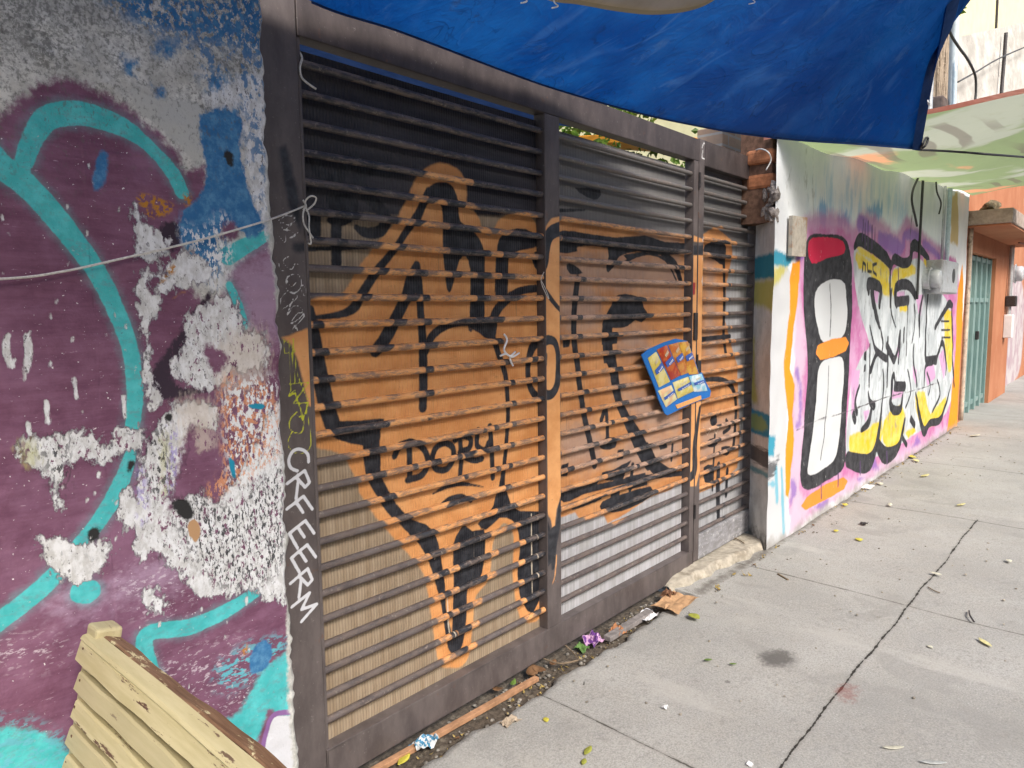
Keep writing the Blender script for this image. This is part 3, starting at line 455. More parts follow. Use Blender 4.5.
def frame_part(name, x0, x1, z0, z1, mat, layers, parent, y0=GY, y1=SY + .012, step=.008, wave=.0006):
    mb = MB(); xs = gridlines(x0 + .003, x1 - .003, step); zs = gridlines(z0 + .003, z1 - .003, step); A, B = np.meshgrid(xs, zs, indexing='ij')
    mb.sheet(np.stack([A, np.full_like(A, y0) + wave * np.sin(A * 9 + B * 4), B], -1))
    # rounded edges and the return faces
    def ringp(o, y): return [(x0 + o, y, z0 + o), (x1 - o, y, z0 + o), (x1 - o, y, z1 - o), (x0 + o, y, z1 - o)]
    rings = [ringp(.003, y0 + .0002), ringp(.0008, y0 + .001), ringp(0, y0 + .003), ringp(0, y1 - .002), ringp(.002, y1)]
    v = [p for r in rings for p in r]; f = [(i * 4 + k, i * 4 + (k + 1) % 4, (i + 1) * 4 + (k + 1) % 4, (i + 1) * 4 + k) for i in range(4) for k in range(4)] + [(16, 17, 18, 19)]
    mb.add(v, f); V = mb.verts(); return mb.build(name, mat, parent, attrs=attrs_for(V, layers), fix=True)
# paint on the mullion, the lock stiles and the left post
M_ = lambda *p: pl(crop(540, 180, 4)(*p), GY); M5 = lambda *p: pl(crop(540, 360, 4)(*p), GY)
ORm = [poly(np.concatenate([M_((0, 240), (15, 200), (45, 155), (100, 135)), M5((100, 540), (82, 545), (66, 600), (56, 690), (50, 690), (44, 640), (20, 590), (0, 560))]), 1)]
BKm = [stroke(M_((-10, 360), (15, 330), (25, 270), (42, 215), (95, 190)), wq3([60, 50, 44, 50, 50])), stroke(M_((0, 400), (40, 470), (90, 530)), wq3([12, 20, 16])),
       stroke(np.concatenate([M_((0, 660), (30, 640), (60, 650), (72, 700)), M5((72, 60), (65, 110), (40, 140), (0, 130))]), wq3([44, 36, 30, 26, 30, 34, 36, 40])), stroke(M_((20, 740), (22, 700)), wq3(22), 1),
       stroke(M5((88, 545), (78, 590), (72, 660), (58, 720)), wq3([6, 18, 26, 40])), poly(M5((-20, 600), (20, 610), (44, 690), (60, 710), (62, 740), (50, 790), (30, 830), (-20, 830)), 2), stroke(M5((56, 690), (52, 830)), wq3([50, 20]), 1)]
ORm2 = [stroke(M5((66, 780), (60, 860), (48, 900)), wq([7, 8, 4])), poly(M_((35, 690), (55, 690), (55, 765), (35, 780)), 1)]
GLm = [Layer('orange_m', orange, ORm, .010, .012, (26, 26, 26)), Layer('black_m', black, BKm, .006, .006, (34, 34, 34)), Layer('orange2_m', orange, ORm2, .005, .006, (34, 34, 34))]
Lk = lambda *p: pl(crop(540, 180, 4)(*p), GY); Lk5 = lambda *p: pl(crop(540, 360, 4)(*p), GY)
ORk = [poly(np.concatenate([Lk((560, 200), (660, 240), (660, 250), (600, 245)), ]), 1), poly(np.concatenate([Lk((594, 300), (655, 300)), Lk5((655, 20), (650, 120), (645, 420), (625, 505), (600, 505), (580, 480), (580, 20))]), 1)]
BKk = [stroke(Lk5((640, 190), (620, 330), (618, 440), (600, 470)), wq([26, 50, 60, 50])), stroke(Lk5((602, 200), (596, 330), (590, 460)), wq([16, 20, 30])), poly(Lk((590, 262), (670, 262), (670, 300), (590, 300)), 1), poly(Lk5((632, 0), (660, 0), (660, 60), (632, 60)), 1), poly(Lk5((635, 120), (700, 75), (660, 180)), 1)]
RDk = [poly(Lk((597, 410), (622, 410), (620, 460), (597, 460)), 1)]
WHk = [stroke(pl([(702, 148), (704, 143), (708, 148), (708, 158), (702, 158), (703, 150)], GY), .007, 2), stroke(pl([(704, 222), (705, 232), (703, 240), (705, 248)], GY), .010, 1), stroke(pl([(703, 258), (704, 270), (702, 282), (704, 290)], GY), .008, 1)]
GLk = [Layer('orange_k', orange, ORk, .010, .012, (26, 26, 26)), Layer('black_k', black, BKk, .008, .008, (34, 34, 34)), Layer('red_k', (.35, .03, .03), RDk, .006, .01, (60, 60, 60)), Layer('white_k', (.7, .7, .68), WHk, .004, .012, (90, 90, 90))]
PA = lambda s, ox, oy: (lambda *p: pl(crop(ox, oy, s)(*p), GY))
P1, P2, P3 = PA(4.797, 264, 180), PA(4.797, 264, 320), PA(3.84, 270, 430)
ORp = [poly(P2((85, 85), (215, 40), (225, 250), (240, 420), (215, 410), (195, 330), (165, 210), (135, 120)), 1)]
YLp = [stroke(P2((95, 90), (100, 160), (150, 150), (105, 100)), .0030, 2), stroke(P2((120, 95), (125, 190), (130, 330), (120, 360), (150, 335)), .0032, 2), stroke(P2((140, 90), (160, 260), (210, 380)), .0034, 2), stroke(P2((120, 365), (150, 350), (180, 440), (185, 480)), .005, 1), stroke(P2((120, 310), (215, 300), (140, 400), (215, 395), (190, 470)), .0036, 1), stroke(P2((160, 440), (125, 480), (130, 530), (180, 540), (190, 480), (160, 460)), .004), stroke(P2((200, 400), (225, 600), (160, 640), (115, 600), (130, 545)), .0034), stroke(P2((130, 120), (150, 300)), .0028, 1)]
GLY = {'C': [[(.95, .85), (.6, 1), (.2, .85), (0, .5), (.2, .12), (.6, 0), (.95, .2)]], 'R': [[(.05, 0), (.1, 1), (.75, .92), (.8, .62), (.1, .5)], [(.3, .5), (.95, 0)]], 'F': [[(.95, 1), (.1, .95), (.05, 0)], [(.08, .52), (.75, .55)]], 'E': [[(.95, 1), (.1, .95), (.05, .03), (.95, 0)], [(.08, .5), (.75, .52)]], 'M': [[(0, 0), (.12, 1), (.5, .3), (.9, 1), (1.0, 0)]]}
WHp = []
zt_, zb_ = onY(302, 446, GY)[1], onY(306, 618, GY)[1]; pit_ = (zt_ - zb_) / 7; rot_ = math.radians(-62)
for k_, ch_ in enumerate('CRFEERM'):
    cx_, cz_ = 1.1165 + .003 * math.sin(k_ * 2.1), zt_ - pit_ * (k_ + .5); w_, h_ = pit_ * .84, .066
    for st_ in GLY[ch_]:
        g_ = [((a - .5) * w_, (b - .5) * h_) for a, b in st_]; WHp.append(stroke([(cx_ + a * math.cos(rot_) - b * math.sin(rot_), cz_ + a * math.sin(rot_) + b * math.cos(rot_)) for a, b in g_], .0098, 3 if ch_ == 'C' else 1))
TNW = 1.35
TNp = [stroke(P1((120, 365), (90, 390), (130, 430), (150, 400), (170, 410)), .0022 * TNW), stroke(P1((70, 400), (80, 430), (105, 440)), .0022 * TNW), stroke(P1((110, 460), (105, 520), (150, 540), (180, 500), (160, 450), (110, 470), (130, 510), (155, 490)), .0022 * TNW), stroke(P1((85, 560), (110, 540), (160, 560), (85, 620), (80, 570)), .0022 * TNW), stroke(P1((140, 570), (110, 650), (150, 600), (190, 640), (130, 690), (160, 640), (195, 650), (150, 700)), .0022 * TNW), stroke(P1((180, 500), (200, 520), (195, 560), (175, 520)), .0020 * TNW), stroke(P1((135, 720), (150, 705), (165, 725), (140, 700), (160, 700)), .0022 * TNW),
       stroke(P1((70, 195), (110, 170), (150, 190), (115, 215), (80, 200), (95, 240), (130, 215)), .0020 * TNW), stroke(P1((60, 250), (100, 300), (110, 240), (150, 265), (120, 280), (165, 250)), .0018 * TNW), stroke(P1((100, 165), (130, 160), (155, 185)), .0018 * TNW)]
DKp = [poly(pl([(278, 148), (286, 145), (300, 200), (300, 232), (288, 205)], GY), 1), stroke(pl([(297, 247), (306, 247)], GY), .03, 1)]
GLp = [Layer('black_p', black, DKp, .02, .02, (30, 30, 30)), Layer('orange_p', orange, ORp, .010, .012, (26, 26, 26)), Layer('yellow_p', (.50, .52, .03), YLp, .0018, .002, (90, 90, 90)), Layer('white_p', (.66, .67, .70), WHp, .0025, .003, (90, 90, 90)), Layer('thin_p', (.66, .66, .64), TNp, .0012, .001, (90, 90, 90), op=.9)]
STp, STm, STk, ST0 = steel('post_steel', GLp), steel('mullion_steel', GLm), steel('lock_stile_steel', GLk), steel('frame_steel', [])
STB = steel('beam_steel', [], base=((.042, .033, .032), (.080, .064, .061)))
X0, XM0, XM1, XS0, XS1 = 1.172, 2.283, 2.379, 3.552, 3.600
post = empty('gate_post', (1.1, GY, 0), 'brown steel post with white and yellow graffiti lettering beside the peeling wall', 'gate post')
frame_part('post_tube', 1.02, 1.169, -.03, 2.62, STp, GLp, post, step=.005)
gate = empty('louvred_gate', (2.4, GY, 0), 'wide brown louvred metal gate leaf with a large orange graffiti face', 'gate')
frame_part('top_beam', X0, 3.604, 2.28, 2.395, STB, [], gate)
frame_part('bottom_rail', X0, 3.604, .008, .124, ST0, [], gate, wave=.0022)
frame_part('mullion', XM0, XM1, .1245, 2.2795, STm, GLm, gate)
frame_part('lock_stile', XS0, XS1, .1245, 2.2795, STk, GLk, gate)
frame_part('hinge_stile', X0, X0 + .012, .1245, 2.2795, ST0, [], gate, y0=GY + .006)
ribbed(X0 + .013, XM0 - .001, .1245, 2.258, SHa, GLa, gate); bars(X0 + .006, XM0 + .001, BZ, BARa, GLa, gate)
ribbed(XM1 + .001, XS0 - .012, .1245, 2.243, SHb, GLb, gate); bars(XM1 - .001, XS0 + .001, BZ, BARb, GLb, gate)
narrow = empty('narrow_gate', (4.0, GY, 0), 'narrow louvred gate leaf between the wide gate and the painted pillar', 'gate')
frame_part('stile', 3.608, 3.668, .05, 2.40, STk, GLk, narrow)
frame_part('stile', 4.37, 4.395, .05, 2.40, ST0, [], narrow)
frame_part('top_rail', 3.669, 4.369, 2.265, 2.40, STB, [], narrow)
nt = NT('scraped_steel'); c = nt.mix(nt.ramp(nt.noise((10, 10, 30), 5), .35, .7), (.20, .195, .20), (.34, .34, .36)); c = nt.mix(nt.ramp(nt.noise(34, 5, .75, seed=3), .56, .66, 0, .8), c, (.60, .60, .60))
frame_part('kick_plate', 3.669, 4.369, .05, .195, nt.finish(c, .55, nt.noise(120, 3), .2), [], narrow)
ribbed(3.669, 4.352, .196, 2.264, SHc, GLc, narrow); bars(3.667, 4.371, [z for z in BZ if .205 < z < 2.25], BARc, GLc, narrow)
RUSTM = simple('rusty_paint', (.20, .09, .055), .7, .4, 30, .3, dirt=(.10, .05, .035))
rpost = MB().box(4.398, 4.44, GY - .005, GY + .06, .03, 2.40, .003).build('gate_post', RUSTM); tag(rpost, 'thin rusty brown gate post against the painted pillar', 'gate post')
# hardware: lock plate sticker, hinge lumps, tie wires
LOCK = simple('dark_metal', (.05, .045, .045), .45, .3, 50, .2, metal=.3)
mb = MB(); mb.box(3.560, 3.597, GY - .012, GY - .0005, 1.32, 1.47, .003); mb.build('lock_box', LOCK, gate)
for z in (2.18, 1.2, .35): MB().tube([(3.604, GY - .006, z - .04), (3.604, GY - .006, z + .04)], .007, 10).build('hinge', LOCK, narrow)
STRING = simple('pale_string', (.62, .60, .56), .9, .2, 200, .4)
def px3(x, y, Y): a, b = onY(x, y, Y); return (a, Y, b)
def strand(name, pts, r, mat, label, cat, group=None, extra=()):
    mb = MB(); P = smooth_line(np.array(pts), 6); mb.tube(P, r, 6)
    for e in extra: mb.tube(smooth_line(np.array(e), 6), r, 6)
    o = mb.build(name, mat, smooth=True); return tag(o, label, cat, group)
rope_pts = [(.1, WL - .03, onY(0, 279, WL - .03)[1] - .02), px3(0, 279, WL - .02), px3(60, 272, WL - .016), px3(120, 259, WL - .016), px3(200, 240, WL - .016), px3(262, 222, WL - .014), px3(285, 214, GY - .03), px3(305, 206, GY - .01)]
strand('rope', rope_pts, .0026, STRING, 'grey string stretched over the peeling wall and tied to the gate post in a bow', 'string', extra=(
    [px3(305, 206, GY - .012), px3(306, 200, GY - .02), px3(311, 196, GY - .03), px3(316, 198, GY - .03), px3(314, 204, GY - .022), px3(306, 211, GY - .014)],
    [px3(306, 205, GY - .012), px3(303, 214, GY - .02), px3(304, 224, GY - .02), px3(309, 232, GY - .02), px3(313, 238, GY - .015)], [px3(305, 206, GY - .012), px3(309, 216, GY - .018), px3(309, 228, GY - .02), px3(311, 243, GY - .02), px3(308, 243, GY - .02)], [px3(303, 200, GY - .012), px3(306, 206, GY - .018), px3(303, 210, GY - .012)]))
strand('string_scrap', [px3(299, 52, GY + .012), px3(302, 58, GY + .004), px3(300, 66, GY + .004), px3(301, 76, GY + .004), px3(306, 82, GY + .0), px3(316, 89, GY - .002)], .0035, STRING, 'scrap of white cord hanging at the top left corner of the wide gate', 'string')
WHITEP = simple('white_plastic', (.75, .75, .76), .5, .1, 80, .2)
strand('plastic_knot', [px3(504, 334, BY - .014), px3(507, 340, BY - .02), px3(504, 350, BY - .02), px3(510, 356, BY - .022), px3(515, 352, BY - .02), px3(510, 358, BY - .014), px3(513, 366, BY - .014)], .0042, WHITEP, 'white plastic scrap knotted on a slat near the painted face', 'plastic knot', extra=([px3(500, 356, BY - .014), px3(506, 354, BY - .02), px3(512, 357, BY - .02), px3(519, 353, BY - .012)],))
strand('wire_tie', [px3(541, 280, GY - .004), px3(546, 290, GY - .012), px3(549, 299, GY - .012), px3(545, 292, GY - .012), px3(541, 281, GY - .004), px3(544, 272, GY - .006)], .0016, STRING, 'thin pale wire tie looped round the middle bar of the wide gate', 'wire')
CREAM_SH = simple('black_cord', (.03, .03, .035), .6, .2, 100, .2)
# =================================================================== threshold step
xs = gridlines(3.28, 4.32, .012); vv = np.linspace(0, 1, 26); A, T = np.meshgrid(xs, vv, indexing='ij')
fy = 1.805 - .10 * np.clip((A - 3.28) / .9, 0, 1) - .015 * np.sin(A * 13) * .6 + .010 * np.sin(A * 31)
prof = np.clip(T * 5, 0, 1); Yg = fy + (1.93 - fy) * np.clip((T - .2) / .8, 0, 1) - .0 + (1 - prof) * -.03
Zg = -.01 + .052 * np.sin(prof * math.pi / 2) + .008 * (vnoise(A, Yg * 1.0 + 3, 22, 5) - .5) + .012 * (vnoise(A, Yg + 2, 7, 6) - .5) - .03 * np.clip((3.36 - A) / .08, 0, 1)
STEP = simple('rough_mortar', (.40, .36, .29), .95, .25, 26, .8, dirt=(.27, .235, .18), bd=.004)
tag(MB().sheet(np.stack([A, Yg, Zg], -1)).build('concrete_step', STEP, smooth=True), 'rough sandy concrete ledge in front of the narrow gate leaf', 'step')
# =================================================================== right wall
RP = lambda *p: pl(p, WR)
q8 = lambda ox, oy: (lambda *p: pl(crop(ox, oy, 8)(*p), WR))
Re, Rb, Rc, Rd, Rf = q8(756, 210), q8(840, 210), q8(840, 290), q8(840, 370), q8(756, 440)
def w8(w, x): # width in crop px -> metres: vertical scale falls along the wall
    return np.asarray(w, float) / 8 / (709.0 / (.7425 * x + .66 * 1.66)) * 2.4
pinkc = lambda nt: nt.mix(nt.ramp(nt.noise(4, 5), .35, .65), (.50, .15, .34), (.58, .32, .50))
yel = lambda nt: nt.mix(nt.ramp(nt.noise(8, 4), .35, .7), (.66, .48, .02), (.68, .58, .16))
silv = lambda nt: nt.mix(nt.ramp(nt.noise((6, 6, 3), 5), .35, .65), (.42, .46, .48), (.62, .66, .68))
gry = lambda nt: nt.mix(nt.ramp(nt.noise(12, 4), .3, .7), (.022, .022, .026), (.060, .060, .066))
RL = [
 Layer('blue_run', (.36, .56, .74), [poly(RP((815, 178), (840, 175), (900, 195), (905, 225), (880, 215), (858, 232), (845, 224), (818, 226)))], .35, .9, (9, 9, 1.6), op=.75, thr=(.42, .62), detail=6),
 Layer('blue_run2', (.16, .36, .62), [poly(RP((838, 216), (846, 214), (847, 224), (838, 224))), poly(RP((820, 205), (826, 205), (825, 226), (820, 226))), poly(RP((868, 205), (882, 205), (880, 218), (868, 218)))], .08, .3, (20, 20, 4), op=.85),
 Layer('grey_mould', (.30, .30, .29), [poly(RP((786, 170), (796, 175), (797, 200), (788, 202))), poly(RP((803, 150), (816, 160), (818, 230), (805, 230), (800, 190)))], .12, .5, (14, 14, 5), op=.5, thr=(.54, .64)),
 Layer('white_flood', (.55, .56, .57), [poly(RP((760, 290), (784, 262), (792, 272), (790, 350), (787, 420), (786, 540), (760, 560)), 1)], .03, .05, (20, 20, 8), op=.9),
 Layer('teal_band', (.05, .30, .42), [poly(RP((750, 256), (776, 250), (794, 258), (788, 268), (776, 266), (750, 270)), 1), poly(RP((750, 434), (776, 436), (774, 456), (750, 456)), 1)], .03, .05, (30, 30, 30)),
 Layer('olive_band', (.55, .50, .08), [poly(RP((750, 272), (776, 266), (788, 268), (779, 282), (766, 290), (750, 300)), 1), poly(RP((752, 340), (766, 338), (764, 380), (752, 430)), 1)], .05, .08, (20, 20, 8), op=.85),
 Layer('teal_drip', (.10, .42, .55), [stroke(RP((776, 470), (777, 500)), .05, 1), stroke(RP((782, 470), (783, 532)), .035, 1), stroke(RP((750, 484), (776, 484)), .03, 1)], .03, .08, (30, 30, 5), op=.8),
 Layer('black_drag', (.05, .05, .055), [poly(RP((750, 464), (776, 462), (780, 455), (776, 472), (770, 480), (750, 480)), 1)], .05, .12, (10, 10, 60), op=.85),
 Layer('pink_halo', (.50, .20, .40), [stroke(RP((806, 230), (822, 224), (842, 226), (854, 236), (863, 222), (884, 232), (897, 241), (907, 226), (918, 236), (946, 259)), .16)], .10, .10, (9, 9, 9), op=.8),
 Layer('pink', pinkc, [poly(RP((797, 252), (806, 231), (822, 226), (842, 228), (852, 238), (862, 224), (884, 234), (896, 242), (906, 228), (912, 226), (918, 236), (932, 246), (944, 259), (955, 258), (959, 300), (958, 380), (953, 430), (930, 446), (900, 462), (850, 490), (800, 523), (789, 527), (790, 470), (793, 400), (796, 330)), 2)], .06, .10, (9, 9, 9)),
 Layer('pale_pink', (.60, .50, .60), [poly(RP((793, 400), (803, 420), (802, 460), (806, 500), (846, 480), (900, 455), (950, 425), (952, 436), (900, 462), (800, 523), (789, 527)), 2), poly(RP((794, 300), (802, 290), (804, 380), (795, 400)))], .15, .3, (6, 6, 6), op=.8),
 Layer('purple', (.27, .15, .44), [stroke(Rb((150, 105), (200, 125), (260, 160)), w8([50, 50, 10], 6)), stroke(Rb((320, 225), (430, 285), (500, 300), (525, 200), (640, 215)), w8([40, 60, 40, 36, 40], 7)), stroke(Rb((670, 270), (790, 375)), w8([30, 24], 8.5)), stroke(Rf((285, 330), (300, 400), (285, 470)), w8([30, 56, 30], 4.6)), stroke(Re((330, 400), (380, 350)), w8(30, 4.6)), poly(Rf((470, 540), (570, 460), (590, 480), (540, 560)), 1), poly(Rf((800, 310), (870, 290), (880, 300), (820, 330)), 1), poly(Rd((570, 620), (615, 520), (640, 580)), 1), stroke(RP((797, 372), (801, 390), (800, 420), (797, 425)), .05), poly(Rf((900, 230), (955, 130), (990, 240)), 1)], .05, .09, (14, 14, 14), op=.85),
 Layer('orange', (.80, .30, .02), [poly(RP((793, 263), (800, 260), (800, 276), (798, 300), (794, 325), (793, 345), (790, 368), (795, 385), (793, 410), (794, 440), (791, 470), (788, 498), (785, 495), (786, 450), (789, 420), (786, 395), (784, 365), (787, 335), (790, 310), (790, 280)), 1), poly(RP((957, 290), (962, 262), (963, 340), (960, 430), (946, 439), (950, 410), (956, 350)), 1)], .02, .03, (22, 22, 22)),
 Layer('silver', silv, [poly(RP((854, 248), (870, 254), (888, 266), (892, 276), (895, 268), (908, 262), (918, 258), (926, 268), (938, 290), (950, 306), (954, 340), (951, 400), (940, 420), (924, 428), (906, 440), (890, 452), (872, 458), (850, 464), (846, 450), (849, 400), (854, 372), (864, 352), (870, 345), (862, 320), (855, 290)), 2)], .02, .02, (20, 20, 20)),
 Layer('yellow', yel, [poly(RP((856, 252), (872, 262), (888, 274), (890, 296), (880, 290), (868, 272), (858, 268)), 2), poly(RP((893, 272), (912, 264), (914, 274), (902, 280), (894, 296)), 2), poly(RP((850, 436), (866, 430), (882, 420), (880, 446), (868, 456), (852, 460)), 2), poly(RP((884, 420), (902, 404), (904, 432), (894, 446), (884, 444)), 2), poly(RP((914, 396), (924, 392), (930, 414), (946, 396), (942, 420), (926, 428), (918, 420)), 2), poly(RP((944, 312), (952, 316), (953, 360), (948, 372)), 2),poly(Rb((128, 285), (230, 330), (320, 390), (392, 450), (402, 500), (392, 580), (340, 480), (250, 400), (150, 350)), 1), poly(Rb((420, 520), (440, 470), (560, 450), (600, 480), (490, 505), (435, 580), (418, 660)), 1), poly(Rb((660, 380), (710, 440), (705, 500), (660, 420)), 1), poly(Rc((470, 125), (545, 120), (540, 170), (470, 170)), 1), poly(Rc((790, 240), (850, 150), (895, 170), (880, 240), (840, 200)), 1), poly(Rd((75, 550), (120, 590), (240, 620), (300, 480), (260, 680), (180, 700), (85, 660)), 1), poly(Rd((330, 480), (380, 540), (470, 520), (500, 400), (480, 590), (380, 650)), 1), poly(Rd((610, 180), (660, 165), (685, 290), (692, 420), (660, 470), (628, 380)), 1), poly(Rd((725, 370), (800, 310), (835, 230), (820, 340), (770, 420), (722, 430)), 1), poly(Rd((520, 500), (590, 450), (600, 490), (540, 550)), 1)], .03, .05, (14, 14, 14)),
 Layer('inner_pink', (.60, .32, .54), [poly(Rb((460, 655), (525, 650), (515, 700), (460, 715)), 1), poly(Rc((440, 470), (475, 400), (465, 560)), 1), poly(Rc((670, 610), (745, 590), (765, 700), (690, 768)), 1), poly(Rd((415, 160), (510, 160), (495, 215), (418, 235)), 1), poly(Rb((235, 625), (320, 650), (310, 760), (280, 700)), 1), poly(Rc((790, 530), (830, 470), (850, 600), (830, 720)), 1), poly(Rd((190, 330), (240, 320), (200, 420)), 1), poly(Rd((90, 0), (155, 0), (120, 350), (90, 360)), 1), poly(Rc((600, 40), (660, 40), (640, 220), (620, 180)), 1), poly(Rc((580, 600), (610, 640), (600, 768), (580, 700)), 1)], .02, .03, (20, 20, 20), op=.9),
 Layer('silver_dust', (.20, .21, .23), [poly(RP((858, 262), (905, 275), (945, 310), (950, 380), (920, 420), (870, 440), (850, 400), (860, 350)))], .2, .3, (16, 16, 7), thr=(.55, .66), op=.6),
 Layer('outline', gry, [
   stroke(Rc((330, 300), (345, 430), (330, 520)), w8([10, 14, 10], 6.8)), stroke(Rc((420, 0), (410, 160), (440, 300)), w8([16, 14, 8], 7)), stroke(Rc((590, 120), (600, 260), (575, 420)), w8([14, 12, 10], 7.8)), stroke(Rd((345, 0), (350, 120), (340, 260)), w8([12, 16, 12], 6.9)), stroke(Rd((540, 0), (560, 160), (520, 300)), w8([12, 14, 10], 7.6)), stroke(Rd((690, 20), (720, 120), (700, 200)), w8([12, 16, 10], 8.4)), stroke(Rd((780, 80), (800, 200), (740, 330)), w8([10, 14, 14], 8.8)), stroke(Rc((810, 250), (880, 250)), w8(7, 9), 1), stroke(Rc((815, 320), (885, 320)), w8(7, 9), 1), stroke(Rc((820, 380), (890, 380)), w8(7, 9), 1),
   stroke(Rb((118, 290), (150, 238), (210, 262), (290, 312), (360, 370), (415, 445)), w8([24, 40, 44, 44, 44, 30], 6.6)), stroke(Rb((415, 460), (440, 392), (510, 425), (560, 400), (575, 300), (620, 292), (705, 395)), w8([20, 34, 34, 36, 40, 40, 24], 7.5)), stroke(Rb((408, 420), (405, 768)), w8(18, 7), 1), stroke(Rb((232, 650), (228, 590), (290, 598), (338, 640), (322, 768)), w8([30, 40, 40, 34, 24], 6.4)), stroke(Rb((255, 660), (272, 768)), w8(26, 6.4), 1), stroke(Rb((452, 768), (455, 622), (545, 600), (600, 695)), w8([20, 34, 36, 26], 7.4)), stroke(Rb((450, 735), (545, 722)), w8(34, 7.4), 1),
   stroke(Rc((262, 0), (290, 180), (322, 300)), w8([40, 34, 16], 6.4)), stroke(Rc((245, 290), (270, 420), (300, 490), (370, 550)), w8([12, 16, 24, 28], 6.5)), stroke(Rc((375, 440), (432, 560), (475, 330)), w8([26, 30, 16], 7)), stroke(Rc((475, 330), (465, 580)), w8(16, 7), 1), stroke(Rc((540, 100), (540, 200), (530, 520)), w8([22, 10, 12], 7.5)), stroke(Rc((640, 370), (632, 200), (650, 60)), w8([14, 26, 20], 8)), stroke(Rc((700, 0), (690, 200), (685, 560), (770, 560)), w8([14, 16, 24, 36], 8.4), 1), stroke(Rc((760, 300), (830, 180), (870, 112), (900, 130)), w8([20, 24, 30, 20], 9)), stroke(Rc((895, 120), (908, 400), (902, 560), (915, 768)), w8(18, 9.2)), stroke(Rc((768, 560), (822, 420), (850, 560), (845, 680)), w8([20, 24, 20, 10], 8.8)), stroke(Rc((240, 440), (236, 768)), w8(14, 6.4), 1), stroke(Rc((382, 380), (378, 768)), w8(14, 7), 1), stroke(Rc((590, 440), (585, 560), (612, 768)), w8([14, 18, 14], 7.8)), poly(Rc((190, 500), (212, 480), (208, 570), (186, 560)), 1), poly(Rc((190, 600), (205, 590), (205, 650), (185, 660)), 1), stroke(Rc((670, 768), (680, 610), (740, 590)), w8([10, 16, 14], 8.4)), stroke(Rc((510, 320), (505, 400)), w8(24, 7.4), 1), stroke(Rc((250, 640), (300, 510), (360, 540)), w8([30, 22, 22], 6.6)),
   stroke(Rd((412, 230), (415, 80), (430, 40), (440, 110)), w8([22, 26, 22, 20], 7)), stroke(Rd((440, 132), (512, 132)), w8(36, 7.2), 1), stroke(Rd((402, 250), (425, 318), (485, 312), (495, 210)), w8([28, 34, 30, 20], 7.1)), stroke(Rd((62, 715), (150, 745), (240, 735), (295, 590), (338, 270)), w8([54, 66, 66, 44, 16], 6.2)), stroke(Rd((300, 590), (370, 685), (470, 610), (512, 400)), w8([40, 60, 40, 24], 7)), stroke(Rd((600, 190), (640, 420), (668, 492), (720, 425), (800, 400), (850, 260), (885, 120)), w8([16, 28, 36, 28, 30, 18, 14], 8.4)), stroke(Rd((175, 480), (225, 420), (255, 310)), w8([20, 34, 24], 6.4)), stroke(Rd((225, 180), (245, 260), (275, 290)), w8([14, 26, 30], 6.4)), stroke(Rd((560, 390), (592, 440)), w8(26, 7.8), 1), stroke(Rd((500, 540), (530, 600)), w8(20, 7.4), 1), stroke(Rd((110, 360), (120, 400)), w8(34, 6), 1), stroke(Rd((150, 130), (120, 250), (140, 340)), w8([16, 18, 26], 6.2)),
   stroke(Rb((176, 490), (180, 420), (205, 440), (200, 490)), w8(11, 6.3), 1), stroke(Rb((222, 430), (226, 490), (252, 495)), w8(11, 6.4), 1), stroke(Rb((300, 430), (265, 440), (268, 490), (300, 520)), w8(11, 6.5), 1)], .012, .016, (24, 24, 24)),
 # an abstract tall block letter in black, white, red and orange
 Layer('block_black', gry, [poly(RP((808, 238), (826, 234), (845, 238), (851, 258), (852, 300), (850, 345), (848, 390), (846, 430), (844, 466), (826, 482), (806, 490), (800, 474), (804, 425), (808, 372), (805, 320), (804, 270)), 4)], .012, .02, (24, 24, 24)),
 Layer('block_white', (.60, .62, .63), [poly(RP((817, 292), (830, 280), (845, 284), (847, 318), (842, 338), (824, 342), (817, 320)), 4), poly(RP((820, 366), (834, 358), (844, 362), (842, 410), (838, 452), (826, 468), (808, 474), (812, 440), (817, 400)), 4)], .010, .015, (24, 24, 24)),
 Layer('block_red', (.60, .02, .07), [poly(RP((809, 241), (826, 237), (843, 241), (845, 253), (828, 258), (812, 263)), 3)], .010, .015, (24, 24, 24)),
 Layer('block_orange', (.78, .27, .04), [poly(RP((819, 345), (846, 337), (846, 351), (821, 360)), 2), poly(RP((806, 497), (843, 477), (844, 489), (805, 510)), 2)], .010, .015, (24, 24, 24)),
 Layer('block_line', gry, [stroke(RP((831, 284), (832, 310), (831, 336)), .02), stroke(RP((830, 366), (828, 410), (822, 460)), .018)], .008, .012, (24, 24, 24), op=.8),
 Layer('seam', (.10, .09, .10), [stroke(RP((796, 430), (820, 420), (853, 410), (884, 398), (922, 388), (945, 380)), .010, 2), stroke(RP((913, 205), (910, 250)), .02, 1)], .01, .03, (10, 10, 10)),
 Layer('drips', (.10, .06, .14), [stroke(RP((x_, y_), (x_ + .2, y_ + l_)), .028, 1) for x_, y_, l_ in ((862, 220, 20), (864.5, 224, 24), (868, 222, 27), (872, 226, 22), (875, 228, 14), (899, 268, 16), (822, 484, 14), (838, 474, 12), (887, 452, 12), (860, 462, 12), (926, 428, 8))], .012, .02, (20, 20, 8), op=.85),
 Layer('foot_dirt', (.30, .28, .25), [stroke([(4.2, -.02), (10.4, -.02)], .10, 1)], .10, .20, (8, 8, 8), op=.8),
 Layer('ochre', (.52, .34, .06), [poly(RP((951, 195), (958, 190), (957, 245), (950, 240)), 1)], .06, .2, (10, 10, 5), op=.8),
]
nt = NT('right_wall_paint'); 
